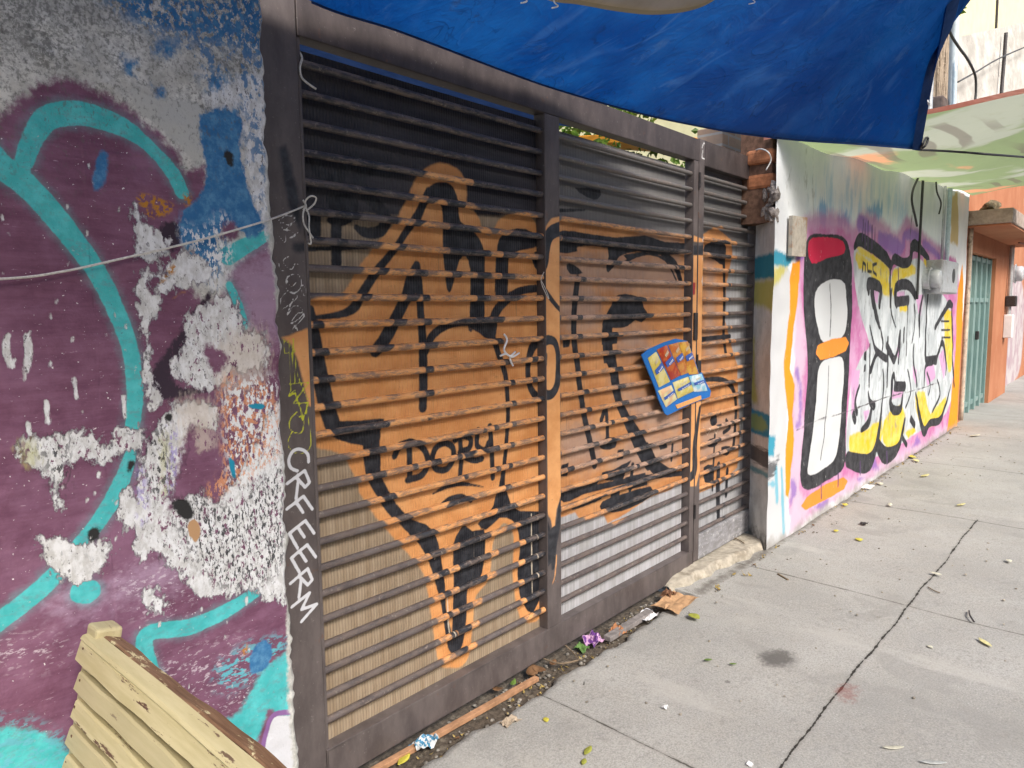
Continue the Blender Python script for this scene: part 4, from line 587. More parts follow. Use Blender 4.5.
c = nt.mix(nt.ramp(nt.noise((5, 5, 3), 6, .65), .35, .68), (.74, .77, .80), (.82, .84, .85)); c = nt.mix(nt.ramp(nt.noise((14, 14, 4), 6, .7, seed=3), .66, .78, 0, .4), c, (.55, .56, .55))
c, rl = paint(nt, c, RL)
c = nt.mix(nt.ramp(nt.noise((30, 30, 12), 5, .75, seed=8), .62, .72, 0, .5), c, (.62, .62, .60))
RWM = nt.finish(c, .75, nt.math('ADD', nt.noise(12, 5), nt.math('MULTIPLY', nt.noise(70, 3), .3)), .45, .006, spec=.2)
XE = 10.15
xs = np.concatenate([gridlines(4.205, 7, .016)[:-1], gridlines(7, XE, .024)]); zs = np.concatenate([gridlines(-.05, 3.0, .014)])
A, B = np.meshgrid(xs, zs, indexing='ij')
Yg = WR + .02 * (vnoise(A, B, 1.7, 11) - .5) + .008 * (vnoise(A, B, 9, 12) - .5)
mb = MB().sheet(np.stack([A, Yg, B], -1))
V = mb.verts(); 
SL = [Layer('s_teal', (.04, .24, .33), [poly([(-.1, 1.66), (.3, 1.67), (.3, 1.80), (-.1, 1.82)], 1)], .03, .04, (20, 20, 20)), Layer('s_olive', (.48, .44, .06), [poly([(-.1, 1.44), (.1, 1.50), (.3, 1.54), (.3, 1.66), (-.1, 1.66)], 1), poly([(.12, .9), (.3, .9), (.3, 1.4), (.16, 1.3)], 1)], .05, .08, (14, 14, 6), op=.85),
 Layer('s_blue', (.05, .26, .42), [poly([(-.1, .70), (.3, .70), (.3, .86), (-.1, .84)], 1)], .02, .03, (30, 30, 30)), Layer('s_green', (.30, .38, .10), [poly([(.03, .74), (.2, .73), (.18, .82), (.05, .81)])], .03, .05, (30, 30, 30), op=.8), Layer('s_black', (.04, .04, .045), [poly([(-.1, .50), (.12, .52), (.3, .54), (.3, .62), (-.1, .63)], 1)], .03, .07, (8, 8, 60), op=.85), Layer('s_teal2', (.06, .25, .30), [stroke([(-.1, .47), (.3, .47)], .035, 1)], .03, .05, (14, 14, 40), op=.8), Layer('s_dirt', (.10, .09, .08), [stroke([(-.1, .02), (.3, .02)], .10, 1)], .10, .2, (20, 20, 20), op=.8)]
nt = NT('pillar_side_plaster'); c = nt.mix(nt.ramp(nt.noise((9, 9, 5), 6, .7), .32, .7), (.52, .51, .49), (.72, .71, .69)); c = nt.mix(nt.ramp(nt.noise(40, 4, .7, seed=4), .64, .72, 0, .5), c, (.14, .13, .12)); c, _ = paint(nt, c, SL); PSM = nt.finish(c, .85, nt.noise(40, 5), .5, .004)
tt = np.linspace(0, 1, 18); A, T = np.meshgrid(zs, tt, indexing='ij')
ps = MB().sheet(np.stack([4.205 + .215 * T + .004 * (vnoise(A, T, 14, 5) - .5) - .02 * np.clip((.12 - A) / .12, 0, 1) * (1 - T), Yg[0][:, None] + (1.90 - Yg[0][:, None]) * T, A], -1)[zs < 2.02])
mb.box(4.45, XE, WR + .06, WR + .3, -.05, 2.99)
V = mb.verts(); AT = attrs_for(V, RL)
rwall = mb.build('graffiti_wall', RWM, attrs=AT, smooth=False, fix=False); tag(rwall, 'white wall right of the gate covered in pink, silver and yellow graffiti letters', 'wall')
pv = ps.verts(); ps.build('pillar_side', PSM, rwall, attrs={L.name: sdf(np.c_[pv[:, 0] - 4.205, pv[:, 2]], L.shapes) for L in SL}, fix=False)
BRICKO = simple('exposed_brick', (.42, .17, .08), .9, .3, 30, .6, dirt=(.35, .15, .08), bd=.004); MORT = simple('broken_mortar', (.36, .32, .29), .95, .5, 45, 1.0, dirt=(.12, .08, .06), bd=.01)
mb = MB()
for x0, x1, z0, z1 in ((4.2, 4.36, 2.345, 2.43), (4.22, 4.36, 2.20, 2.29)): mb.box(x0 + .02, x1, WR + .03, 1.86, z0, z1, .02)
mb.build('exposed_brick', BRICKO, rwall)
bm = bmesh.new()
def lump(bm, c, r, sd, sub=3, amp=.35, sq=(1, 1, 1)):
    q = np.random.default_rng(sd); o = bmesh.ops.create_icosphere(bm, subdivisions=sub, radius=1); d = q.normal(size=(7, 3)); ph = q.uniform(0, 6, 7)
    for v in o['verts']:
        n = np.array(v.co); k = 1 + amp * sum(math.sin(3.1 * (d[i] @ n) + ph[i]) for i in range(7)) / 4
        v.co = Vector((c[0] + n[0] * r * k * sq[0], c[1] + n[1] * r * k * sq[1], c[2] + n[2] * r * k * sq[2]))
def bm_to(mb, bm): 
    bm.verts.index_update(); mb.add([v.co[:] for v in bm.verts], [tuple(w.index for w in f.verts) for f in bm.faces]); bm.free(); return mb
q = np.random.default_rng(4)
for i in range(60): 
    t = q.random(); lump(bm, (4.215 + .19 * t + q.normal() * .008, WR + .01 + .2 * t, q.uniform(2.0, 2.31)), q.uniform(.012, .034), i, 2, .6, (1, .8, 1.25))
bm_to(MB(), bm).build('broken_masonry', MORT, rwall)
MORTD = simple('dark_core', (.16, .09, .06), .95, .4, 30, .6)
MB().box(4.25, 4.44, WR + .045, 1.9, 2.0, 2.97).build('wall_core', MORTD, rwall)
# board stuck on the pillar, boxes, pipes along this wall
BOARD = simple('weathered_board', (.42, .38, .32), .9, .2, 25, .4, dirt=(.35, .2, .12))
b = RP((787, 216), (802, 218), (800, 257), (786, 256)); mb = MB().slab([tuple(p) for p in b], WR - .035, WR - .012); o = mb.build('board', BOARD); tag(o, 'small weathered grey board fixed to the white pillar beside the gate', 'board')
PIPE = simple('pale_blue_pipe', (.50, .60, .66), .5, .15, 30, .1); PVC = simple('dark_cable', (.06, .06, .06), .6, .2, 30, .1); GREYBOX = simple('grey_box_steel', (.42, .44, .46), .5, .15, 20, .15, dirt=(.34, .33, .33)); METAL = simple('galvanised', (.55, .57, .58), .4, .15, 20, .1, metal=.5)
xp = lambda x, Y=WR - .03: onY(x, 300, Y)[0]
strand('pipe', [(xp(944), WR - .035, 1.9), (xp(944), WR - .035, 2.97), (xp(944), WR - .02, 4.0)], .022, PIPE, 'pale blue pipe running up the far end of the graffiti wall above the grey box', 'pipe')
strand('pipe', [(xp(939), WR - .035, 1.85), (xp(939), WR - .035, 3.1)], .014, METAL, 'thin galvanised pipe just left of the pale blue pipe on the graffiti wall', 'pipe')
strand('cable', [(xp(917), WR - .03, 1.55), (xp(917), WR - .03, 2.2), (xp(917.5), WR - .03, 2.9)], .012, PVC, 'dark cable running straight down the graffiti wall to the round meter', 'cable')
strand('cable', [px3(918, 178, WR - .04), px3(913, 190, WR - .05), px3(912, 202, WR - .06), px3(915, 216, WR - .05), px3(917, 226, WR - .04)], .010, PVC, 'loose dark cable loop bulging from the graffiti wall below the green canopy tarp', 'cable')
strand('cable', [px3(936, 180, WR - .03), px3(937, 192, WR - .05), px3(941, 203, WR - .05), px3(939, 214, WR - .04)], .008, PVC, 'short dark cable hooking beside the thin galvanised pipe', 'cable')
mbx = empty('meter_box', (xp(945), WR, 1.6), 'grey steel meter box painted over at the far end of the graffiti letters', 'meter box')
x0, x1 = xp(935, WR - .1), xp(951, WR - .1); z0, z1 = onY(944, 294, WR - .1)[1], onY(944, 261, WR - .1)[1]
MB().box(x0, x1, WR - .15, WR - .004, z0, z1, .01).build('box', GREYBOX, mbx)
mb = MB(); mb.tube([(x1 - .25, WR - .158, (z0 + z1) / 2 + .02), (x1 - .25, WR - .149, (z0 + z1) / 2 + .02)], .075, 20); mb.build('knockout', PVC, mbx)
MB().box(x0 + .012, x1 - .012, WR - .156, WR - .1505, z0 + .012, z1 - .012, .004).build('door', GREYBOX, mbx)
def meter(px, py, Y, r, ln, label, mat):
    x, z = onY(px, py, Y); e = empty('electric_meter', (x, Y, z), label, 'electric meter')
    mb = MB(); mb.tube([(x, Y, z), (x, Y - ln * .35, z), (x, Y - ln * .36, z), (x, Y - ln * .42, z)], [r, r, r * 1.12, r * 1.12], 24); mb.build('meter_base', mat, e, smooth=False)
    mb = MB(); mb.tube([(x, Y - ln * .42, z), (x, Y - ln * .85, z), (x, Y - ln * .97, z), (x, Y - ln, z)], [r * .9, r * .88, r * .75, r * .5], 24); mb.build('glass_cover', simple('meter_cover', (.48, .50, .52), .2, .15, 10, .02), e, smooth=True)
    return e
meter(924, 279, WR - .01, .10, .15, 'round silver electric meter sticking out of the graffiti wall', METAL)
# =================================================================== wooden bench (its slatted back)
def cream_fn(nt):
    x = nt.noise((60, 5, 60), 5, .7); c = nt.mix(nt.ramp(x, .3, .7), (.45, .385, .205), (.55, .48, .28))
    c = nt.mix(nt.ramp(nt.noise((42, 6, 42), 6, .74, seed=4), .615, .64), c, (.10, .045, .03)); c = nt.mix(nt.ramp(nt.noise(120, 3, seed=5), .68, .74, 0, .6), c, (.30, .24, .13))
    return nt.mix(nt.ramp(nt.noise(5, 4, seed=6), .5, .75, 0, .35), c, (.37, .32, .18))
nt = NT('cream_paint_wood'); oi = nt.n('ShaderNodeObjectInfo'); cc_ = nt.mix(nt.math('MULTIPLY', oi.outputs['Random'], .55), cream_fn(nt), (.36, .315, .19)); cc_ = nt.mix(nt.ramp(nt.noise((26, 1.6, 26), 5, .7, seed=17), .58, .70, 0, .55), cc_, (.30, .25, .15)); CREAM = nt.finish(cc_, .55, nt.noise((160, 20, 160), 4), .3, .001)
nt = NT('worn_brown_wood'); c = nt.mix(nt.ramp(nt.noise((120, 8, 120), 5, .7), .3, .7), (.13, .065, .035), (.26, .15, .085)); c = nt.mix(nt.ramp(nt.noise((40, 14, 40), 6, .75, seed=3), .56, .62), c, (.62, .54, .31)); BROWN = nt.finish(c, .65, nt.noise((200, 20, 200), 4), .5, .0015)
bench = empty('wooden_bench', (.3, 1.0, 0), 'cream painted slatted wooden bench with worn brown top rail, against the purple wall', 'bench')
lean = math.atan2(.465 - .414, .808 - .561)
BX, BZ0 = .4665, .812
def bp(u, dz, yy):                 # u: out of the back's face (towards -x), dz: down along it
    return (BX - dz * math.sin(lean) - u * math.cos(lean), yy, BZ0 - dz * math.cos(lean) + u * math.sin(lean))
def slat(d0, d1, th, y0, y1, mat, name, parent, u0=0.0, bev=.004, tilt=0.0):
    mb = MB(); n = 26; ys = np.linspace(y0, y1, n)
    prof = [(u0 - th, d0), (u0 - bev, d0), (u0, d0 + bev), (u0 + tilt, d1 - bev), (u0 + tilt - bev, d1), (u0 - th, d1)]
    v = []; wob = np.random.default_rng(int(d0 * 1000) + 3)
    a, b_ = wob.uniform(0, 6, 2)
    for y in ys:
        w_ = .0012 * math.sin(y * 9 + a) + .0008 * math.sin(y * 31 + b_)
        v += [bp(u + w_, d + w_, y) for u, d in prof]
    m = len(prof); f = [(i * m + k, i * m + (k + 1) % m, (i + 1) * m + (k + 1) % m, (i + 1) * m + k) for i in range(n - 1) for k in range(m)] + [tuple(range(m)), tuple((n - 1) * m + k for k in range(m))]
    return mb.add(v, f).build(name, mat, parent)
for i in range(6):
    slat(.000 + .0575 * i + (.006 if i else 0), .0455 + .0575 * i, .02, .18 + .006 * (i % 2), 1.655 - .004 * (i % 3) - .010 * (i > 0), CREAM, 'back_slat', bench, tilt=.006)
NAIL = simple('rusty_nail', (.10, .05, .03), .7, .3, 90, .3)
for i in range(6):
    for y_ in (1.632, .232):
        for dd in (.014, .033):
            p_ = Vector(bp(.001, .0575 * i + .006 * (i > 0) + dd, y_ - .008 * (i % 2))); MB().tube([p_, p_ + Vector((-.0022, 0, 0))], .0034, 8).build('nail', NAIL, bench)
slat(.015, .345, .012, .2, 1.625, CREAM, 'back_board', bench, u0=-.021)
# top rail
mb = MB(); ys = np.linspace(.18, 1.655, 40); v = []
prof = [(.495, .8185), (.500, .8195), (.5285, .806), (.530, .784), (.512, .770), (.495, .772)]
for y in ys:
    w_ = .0015 * math.sin(y * 13) + .001 * math.sin(y * 37 + 2); v += [(x + w_, y, z + w_ * .6) for x, z in prof]
m = len(prof); mb.add(v, [(i * m + k, i * m + (k + 1) % m, (i + 1) * m + (k + 1) % m, (i + 1) * m + k) for i in range(39) for k in range(m)] + [tuple(range(m)), tuple(39 * m + k for k in range(m))]); mb.build('top_rail', BROWN, bench)
mb = MB(); v = []; prof = [(.4645, .8135), (.470, .8195), (.4945, .8210), (.4945, .772), (.485, .772)]
for y in ys: v += [(x + .001 * math.sin(y * 11), y, z) for x, z in prof]
m = len(prof); mb.add(v, [(i * m + k, i * m + (k + 1) % m, (i + 1) * m + (k + 1) % m, (i + 1) * m + k) for i in range(39) for k in range(m)] + [tuple(range(m)), tuple(39 * m + k for k in range(m))]); mb.build('rail_board', CREAM, bench)
for y0, y1 in ((1.61, 1.668), (.2, .26)):
    M = Matrix.Translation((.508, 0, 0)) @ Matrix.Translation((0, 0, .83)) @ Matrix.Rotation(lean, 4, 'Y') @ Matrix.Translation((0, 0, -.83))
    MB().box(-.026, .028, y0, y1, -.005, .834, .007, M).build('back_post', CREAM, bench)
for i in range(5): MB().box(-.03 + i * .085, .045 + i * .085, .18, 1.65, .425, .447, .004).build('seat_slat', CREAM, bench)
for y0, y1 in ((1.55, 1.61), (.22, .28)): MB().box(-.01, .05, y0, y1, .0, .424, .004).build('leg', CREAM, bench)
for y0, y1 in ((1.55, 1.61), (.22, .28)): MB().box(.051, .36, y0 + .01, y1 - .01, .35, .4245, .004).build('seat_rail', CREAM, bench)
# =================================================================== hanging card with snack packets
CY = GY - .012
z7 = lambda *p: pl([(630 + x * .1172, 330 + y * .1172) for x, y in p], CY)
def flat(name, col, **k): return simple(name, col, .35, .08, 60, .03, **k)
CB = flat('blue_card', (.02, .16, .50))
card = empty('snack_display', (onY(676, 380, CY)[0], CY, onY(676, 380, CY)[1]), 'tilted blue display card of colourful snack packets hanging on the gate by the lock stile', 'display card')
outl = z7((100, 215), (160, 165), (280, 110), (390, 75), (490, 92), (545, 230), (590, 370), (615, 362), (650, 450), (690, 520), (682, 570), (500, 640), (320, 728), (300, 715), (240, 580), (222, 510), (160, 360))
MB().slab([tuple(p) for p in outl], CY, CY + .006).build('card', CB, card)
def packet(q, c1, c2, logo=True, name='snack_packet'):
    P = z7(*q); nt = NT('packet_print'); n = nt.ramp(nt.noise((16, 16, 16), 3), .44, .58); cc = nt.mix(n, c1, c2); m = nt.finish(cc, .3, nt.noise(50, 2), .3, .002, spec=.5)
    # pillowy packet: grid bulging towards the street
    u = np.linspace(0, 1, 9); A, B = np.meshgrid(u, u, indexing='ij'); A = A[..., None]; B = B[..., None]
    XZ = (P[0] * (1 - A) + P[1] * A) * (1 - B) + (P[3] * (1 - A) + P[2] * A) * B; A = A[..., 0]; B = B[..., 0]
    Yp = CY - .002 - .010 * (16 * A * (1 - A) * B * (1 - B)) ** .5
    g = np.stack([XZ[..., 0], Yp, XZ[..., 1]], -1); back = g.copy(); back[..., 1] = CY - .0005
    pk = MB().sheet(g).sheet(back).build(name, m, card, smooth=True)
    if logo:
        def at(a, b, d): xz = (P[0] * (1 - a) + P[1] * a) * (1 - b) + (P[3] * (1 - a) + P[2] * a) * b; return (xz[0], CY - .002 - .010 * (16 * a * (1 - a) * b * (1 - b)) ** .5 - d, xz[1])
        for (a0, a1, b0, b1, d, col, nm) in ((.08, .92, .32, .58, .0035, (.05, .12, .42), 'logo_ribbon'), (.26, .78, .40, .51, .0055, (.72, .76, .8), 'logo_letters'), (.3, .75, .12, .26, .0035, (.62, .55, .40), 'packet_caption')):
            w_ = [at(a0, b0 + .10, d), at((a0 + a1) / 2, b0 + .03, d + .001), at(a1, b0, d), at(a1, b1 - .08, d), at((a0 + a1) / 2, b1 - .05, d + .001), at(a0, b1, d)]
            if nm != 'logo_ribbon' : # broken into short strokes like tiny lettering
                mb = MB()
                for k in range(4):
                    f0, f1 = a0 + (a1 - a0) * (k + .1) / 4, a0 + (a1 - a0) * (k + .75) / 4; s0 = .09 * (1 - (f0 - a0) / (a1 - a0)); p4 = [at(f0, b0 + s0, d), at(f1, b0 + s0 - .02, d), at(f1, b1 + s0 - .08, d), at(f0, b1 + s0 - .06, d)]
                    mb.add(p4, [(0, 1, 2, 3)])
            else: mb = MB().add(w_, [(0, 1, 4, 5), (1, 2, 3, 4)])
            mb.build(nm, flat(nm + '_print', col), pk)
packet(((150, 240), (222, 185), (340, 440), (245, 490)), (.60, .48, .10), (.68, .60, .26)); packet(((226, 168), (312, 128), (432, 385), (348, 430)), (.36, .03, .012), (.50, .12, .03)); packet(((322, 128), (408, 106), (497, 365), (436, 388)), (.50, .14, .03), (.58, .27, .06)); packet(((412, 106), (490, 96), (585, 375), (502, 382)), (.52, .20, .03), (.66, .38, .06))
packet(((236, 520), (350, 470), (400, 590), (305, 660)), (.70, .45, .25), (.72, .66, .35)); packet(((362, 448), (494, 398), (545, 520), (405, 586)), (.62, .52, .12), (.68, .62, .32)); packet(((502, 395), (610, 372), (660, 520), (548, 528)), (.25, .55, .70), (.70, .78, .80))
P = z7((385, 640), (600, 558), (606, 590), (400, 672)); MB().slab([tuple(p) for p in P], CY - .004, CY - .0005).build('price_strip', flat('orange_strip', (.75, .38, .14)), card)
# =================================================================== tarps
def tarp_mat(name, fn, trans=.5, bump=None, bd=.01, tcol=None):
    nt = NT(name); c = fn(nt); d = nt.n('ShaderNodeBsdfDiffuse'); t = nt.n('ShaderNodeBsdfTranslucent'); g = nt.n('ShaderNodeBsdfGlossy'); nt.set(d.inputs[0], c); nt.set(t.inputs[0], c); g.inputs['Roughness'].default_value = .35
    b = nt.n('ShaderNodeBump'); nt.set(b.inputs['Height'], nt.noise((7, 3, 7), 6, .65, seed=5, dist=1.2) if bump is None else bump(nt)); b.inputs['Strength'].default_value = .8; b.inputs['Distance'].default_value = bd
    for x in (d, t, g): nt.t.links.new(b.outputs[0], x.inputs['Normal'])
    m = nt.n('ShaderNodeMixShader'); m.inputs[0].default_value = trans; nt.t.links.new(d.outputs[0], m.inputs[1]); nt.t.links.new(t.outputs[0], m.inputs[2])
    m2 = nt.n('ShaderNodeMixShader'); m2.inputs[0].default_value = .02; nt.t.links.new(m.outputs[0], m2.inputs[1]); nt.t.links.new(g.outputs[0], m2.inputs[2])
    nt.t.links.new(m2.outputs[0], nt.out.inputs[0]); return nt.m
def blue_tarp(nt):
    c = nt.mix(nt.ramp(nt.noise((2.5, 2.5, 2.5), 5), .35, .7), (.003, .058, .26), (.010, .11, .38))
    rg = nt.ramp(nt.math('ABSOLUTE', nt.math('SUBTRACT', nt.noise((2.6, .7, 1.2), 2, .5, seed=21, dist=.3), .5)), .0, .02, .35, 0); c = nt.mix(nt.math('MULTIPLY', rg, nt.ramp(nt.noise(3, 2, seed=22), .45, .6)), c, (.06, .17, .42))
    rg = nt.ramp(nt.math('ABSOLUTE', nt.math('SUBTRACT', nt.noise((7, 4, 5), 3, .55, seed=25, dist=1.0), .5)), .0, .02, .5, 0); c = nt.mix(nt.math('MULTIPLY', rg, nt.ramp(nt.noise(5, 3, seed=26), .45, .6)), c, (.005, .03, .12))
    c = nt.mix(nt.ramp(nt.noise((9, 2.2, 5), 6, .7, seed=3, dist=1.5), .56, .74, 0, .4), c, (.09, .19, .38)); return nt.mix(nt.ramp(nt.noise((4, 4, 4), 6, .8, seed=6), .60, .68, 0, .5), c, (.02, .04, .11))
BT = tarp_mat('blue_tarpaulin', blue_tarp, .46, lambda nt: nt.math('ADD', nt.math('ADD', nt.noise((7, 3, 7), 6, .65, seed=5, dist=1.2), nt.math('MULTIPLY', nt.math('ABSOLUTE', nt.math('SUBTRACT', nt.noise((2.6, .7, 1.2), 2, .5, seed=21, dist=.3), .5)), 1.6)), nt.math('ABSOLUTE', nt.math('SUBTRACT', nt.noise((7, 4, 5), 3, .55, seed=25, dist=1.0), .5))), bd=.022)
# lower edge (hem at the gate) and its outer edge over the street
low = [((-.5, 1.72, 2.55)), (.2, 1.74, 2.48), (.8, 1.76, 2.41), px3(311, 1, 1.78), px3(400, 31, 1.79), px3(500, 69, 1.79), px3(560, 90, 1.79), px3(640, 113, 1.70), px3(690, 124, 1.58), px3(740, 133, 1.45), px3(800, 140, 1.28), px3(860, 144, 1.14), px3(920, 149, 1.0)]
upr = [(-.5, -.6, 3.2), (0, -.6, 3.2), (.5, -.6, 3.22), (1.0, -.55, 3.25), (1.5, -.5, 3.28), (2.0, -.5, 3.32), (2.4, -.45, 3.36), (2.8, -.4, 3.42), (3.1, -.3, 3.48), (3.4, -.2, 3.55), (3.75, -.05, 3.66), (4.05, .05, 3.80), (4.3, .12, 4.0)]
up_r = np.array(px3(946, 0, .74)); low_r = np.array(low[-1]); d_ = up_r - low_r; upr[-1] = tuple(low_r + d_ * 2.2)
low = smooth_line(np.array(low), 8); upr = smooth_line(np.array(upr), 8); nT = 46
T = np.linspace(0, 1, nT)[:, None, None]; Pg = low[None] * (1 - T) + upr[None] * T
ii = np.linspace(0, 1, low.shape[0])[None, :, None]
sag = np.sin(np.pi * T) * .10 * np.sin(np.pi * np.clip(ii * 1.0, 0, 1)) ; Pg[..., 2] -= sag[..., 0]
ph = ii[..., 0] * 34; EDG = np.clip((1 - ii[..., 0]) * 7, 0, 1)
Pg[..., 2] += EDG * (.05 * (vnoise(ii[..., 0] * 9 + T[..., 0] * 3.5 + 1, T[..., 0] * 2.2 + 2 + 0 * ii[..., 0], 1.0, 41) - .5) * np.sin(np.pi * T[..., 0]) + .022 * (vnoise(ii[..., 0] * 26 + T[..., 0] * 9 + 1, T[..., 0] * 3 + 2 + 0 * ii[..., 0], 1.0, 42) - .5) * np.sin(np.pi * T[..., 0]))
Pg[..., 2] += .012 * np.sin(ph + 5 * T[..., 0]) * np.sin(np.pi * T[..., 0]) + .008 * np.sin(ph * 2.3 - 9 * T[..., 0]) * np.sin(np.pi * T[..., 0])
tarp = MB().sheet(Pg).build('blue_tarpaulin', BT, smooth=True, fix=False); tag(tarp, 'big blue tarpaulin stretched overhead from the gate out over the sidewalk', 'tarpaulin')
hemM = tarp_mat('blue_hem', lambda nt: nt.mix(nt.ramp(nt.noise(12, 5), .3, .7), (.012, .035, .115), (.022, .055, .165)), .25)
n_ = low.shape[0]; Ed = Pg[:, -1]; hem = []
for i_ in range(nT):
    row = Pg[i_, ::-1]; cum = np.r_[0, np.cumsum(np.linalg.norm(np.diff(row, axis=0), axis=1))]; wd = .10 + .04 * i_ / nT
    hem.append([[np.interp(d_, cum, row[:, k_]) for k_ in range(3)] for d_ in (0, wd * .35, wd * .7, wd)])
hem = np.array(hem) + np.array([0, -.004, -.009])
Ed = Pg[:, -1]; 
hem2 = Pg[:2, 24:, :].copy(); hem2[0, :, 2] -= .006; hem2[1, :, :] = hem2[0] + np.array([0, -.01, .03])
MB().sheet(hem).build('hem', hemM, tarp, smooth=True, fix=False); MB().sheet(hem2).build('hem', hemM, tarp, smooth=True, fix=False)
c_ = hem[8, 1] + np.array([0, -.01, -.022]); mb = MB(); th = np.linspace(0, 2 * math.pi, 13); mb.tube([c_ + np.array([math.cos(a) * .016, math.sin(a) * .004, math.sin(a) * .012]) for a in th], .004, 6); mb.build('eyelet', simple('eyelet_metal', (.6, .6, .6), .3, .1, 20, .02, metal=.8), tarp)
cr = np.array(low[-1])
strand('cord', [cr + np.array([-.06, .01, -.005]), cr + np.array([.0, -.0, -.004]), px3(960, 152, .86), px3(1024, 157, .62), px3(1120, 164, .4)], .0065, CREAM_SH, 'black cord tied to the corner of the blue tarpaulin and running right', 'cord', extra=([cr, px3(925, 146, .97), px3(928, 139, .97), px3(926, 138, .97), px3(923, 144, .97), cr],))
# second tarp strip seen through the slit behind the gate
x_ = np.linspace(.9, 2.72, 30); y_ = np.linspace(1.96, 2.9, 8); A, B = np.meshgrid(x_, y_, indexing='ij'); MBt = MB().sheet(np.stack([A, B, 2.33 + .25 * (B - 1.96) + .02 * np.sin(A * 9)], -1)).build('blue_tarpaulin', hemM, smooth=True, fix=False); tag(MBt, 'strip of blue tarpaulin seen through the slit under the top beam of the gate', 'tarpaulin')
def cloth(nt): return nt.mix(nt.ramp(nt.noise((6, 6, 6), 5), .3, .7), (.52, .43, .28), (.66, .56, .40))
beg = [px3(515, -30, 1.05), px3(545, -3, 1.05), px3(580, 3, 1.02), px3(620, 10, .98), px3(655, 13, .94), px3(690, 9, .9), px3(715, -2, .86), px3(740, -25, .84)]
lo2 = smooth_line(np.array(beg), 8); up2 = lo2 + np.array([-.25, -.85, .35]); T = np.linspace(0, 1, 12)[:, None, None]; Pb = lo2[None] * (1 - T) + up2[None] * T; Pb[..., 2] += .02 * np.sin(np.linspace(0, 14, lo2.shape[0]))[None, :] * T[..., 0]
bt = MB().sheet(Pb).build('beige_tarpaulin', tarp_mat('beige_cloth', cloth, .45), smooth=True, fix=False); tag(bt, 'beige cloth sagging below the blue tarpaulin at the top of the view', 'tarpaulin')
nn = lo2.shape[0]; hb = np.stack([lo2 + np.array([0, 0, -.004]), lo2 + np.array([-.004, -.012, .008])], 0); MB().sheet(hb).build('hem', tarp_mat('beige_hem', lambda nt: nt.mix(.5, (.52, .42, .26), (.42, .36, .25)), .3), bt, smooth=True, fix=False)
for k, (x, y) in enumerate(((520, -6), (551, -1), (748, -5))):
    strand('string_scrap', [px3(x + 6, y - 10, .98), px3(x + 3, y + 2, .97), px3(x + 7, y + 7, .97), px3(x + 1, y + 9, .96)], .0016, WHITEP, ('white thread dangling left of the beige cloth', 'white thread tied on the left corner of the beige cloth', 'white thread dangling right of the beige cloth')[k], 'string')
def camo(nt):
    c = nt.mix(nt.ramp(nt.noise((.9, .9, .9), 4, .55, seed=2), .53, .60), (.235, .295, .15), (.38, .40, .31)); c = nt.mix(nt.ramp(nt.noise((.8, 1.1, .8), 4, .55, seed=5), .60, .65), c, (.58, .29, .16)); c = nt.mix(nt.ramp(nt.noise((8, 8, 8), 5, seed=7), .5, .8, 0, .3), c, (.20, .22, .12))
    x = nt.sep(); wv = nt.math('SINE', nt.math('ADD', nt.math('MULTIPLY', x[1], 30.0), nt.math('ADD', nt.math('MULTIPLY', x[0], 3.0), nt.math('MULTIPLY', nt.noise((.5, .5, .5), 3, seed=9), 20.0))))
    mask = nt.ramp(nt.noise((.55, .6, .55), 2, seed=12), .55, .62); return nt.mix(nt.math('MULTIPLY', nt.ramp(wv, .2, .6), nt.math('MULTIPLY', mask, .6)), c, (.15, .12, .10))
CM = tarp_mat('printed_canvas', camo, .74)
a_, b_, c2, d2 = np.array(px3(764, 138, 1.72)), np.array((5.75, -.6, 2.96)), np.array((10.2, 1.64, onY(962, 188, 1.64)[1])), np.array((10.4, .62, 2.90))
b_ = a_ + (np.array(px3(1024, 93, .55)) - a_) * 1.08
u = np.linspace(0, 1, 60)[:, None, None]; v = np.linspace(0, 1, 30)[None, :, None]
Pc = (a_ * (1 - v) + b_ * v) * (1 - u) + (c2 * (1 - v) + d2 * v) * u; Pc[..., 2] -= .05 * np.sin(np.pi * u[..., 0]) * np.sin(np.pi * v[..., 0]); Pc[..., 2] += .012 * np.sin(u[..., 0] * 30 + v[..., 0] * 8)
ct = MB().sheet(Pc).build('printed_tarpaulin', CM, smooth=True, fix=False); tag(ct, 'green and orange printed canvas canopy over the sidewalk beyond the blue tarpaulin', 'tarpaulin')
RED = tarp_mat('red_hem', lambda nt: nt.mix(nt.ramp(nt.noise(6, 4), .3, .7), (.42, .15, .11), (.50, .24, .18)), .4)
MB().sheet(np.stack([Pc[0] + np.array([-.004, 0, -.014]), Pc[0] + np.array([-.006, 0, .012])], 0)).build('hem', RED, ct, smooth=True, fix=False)
# =================================================================== behind the gate
SKYW = simple('whitewash', (.75, .76, .76), .8, .1, 6, .2)
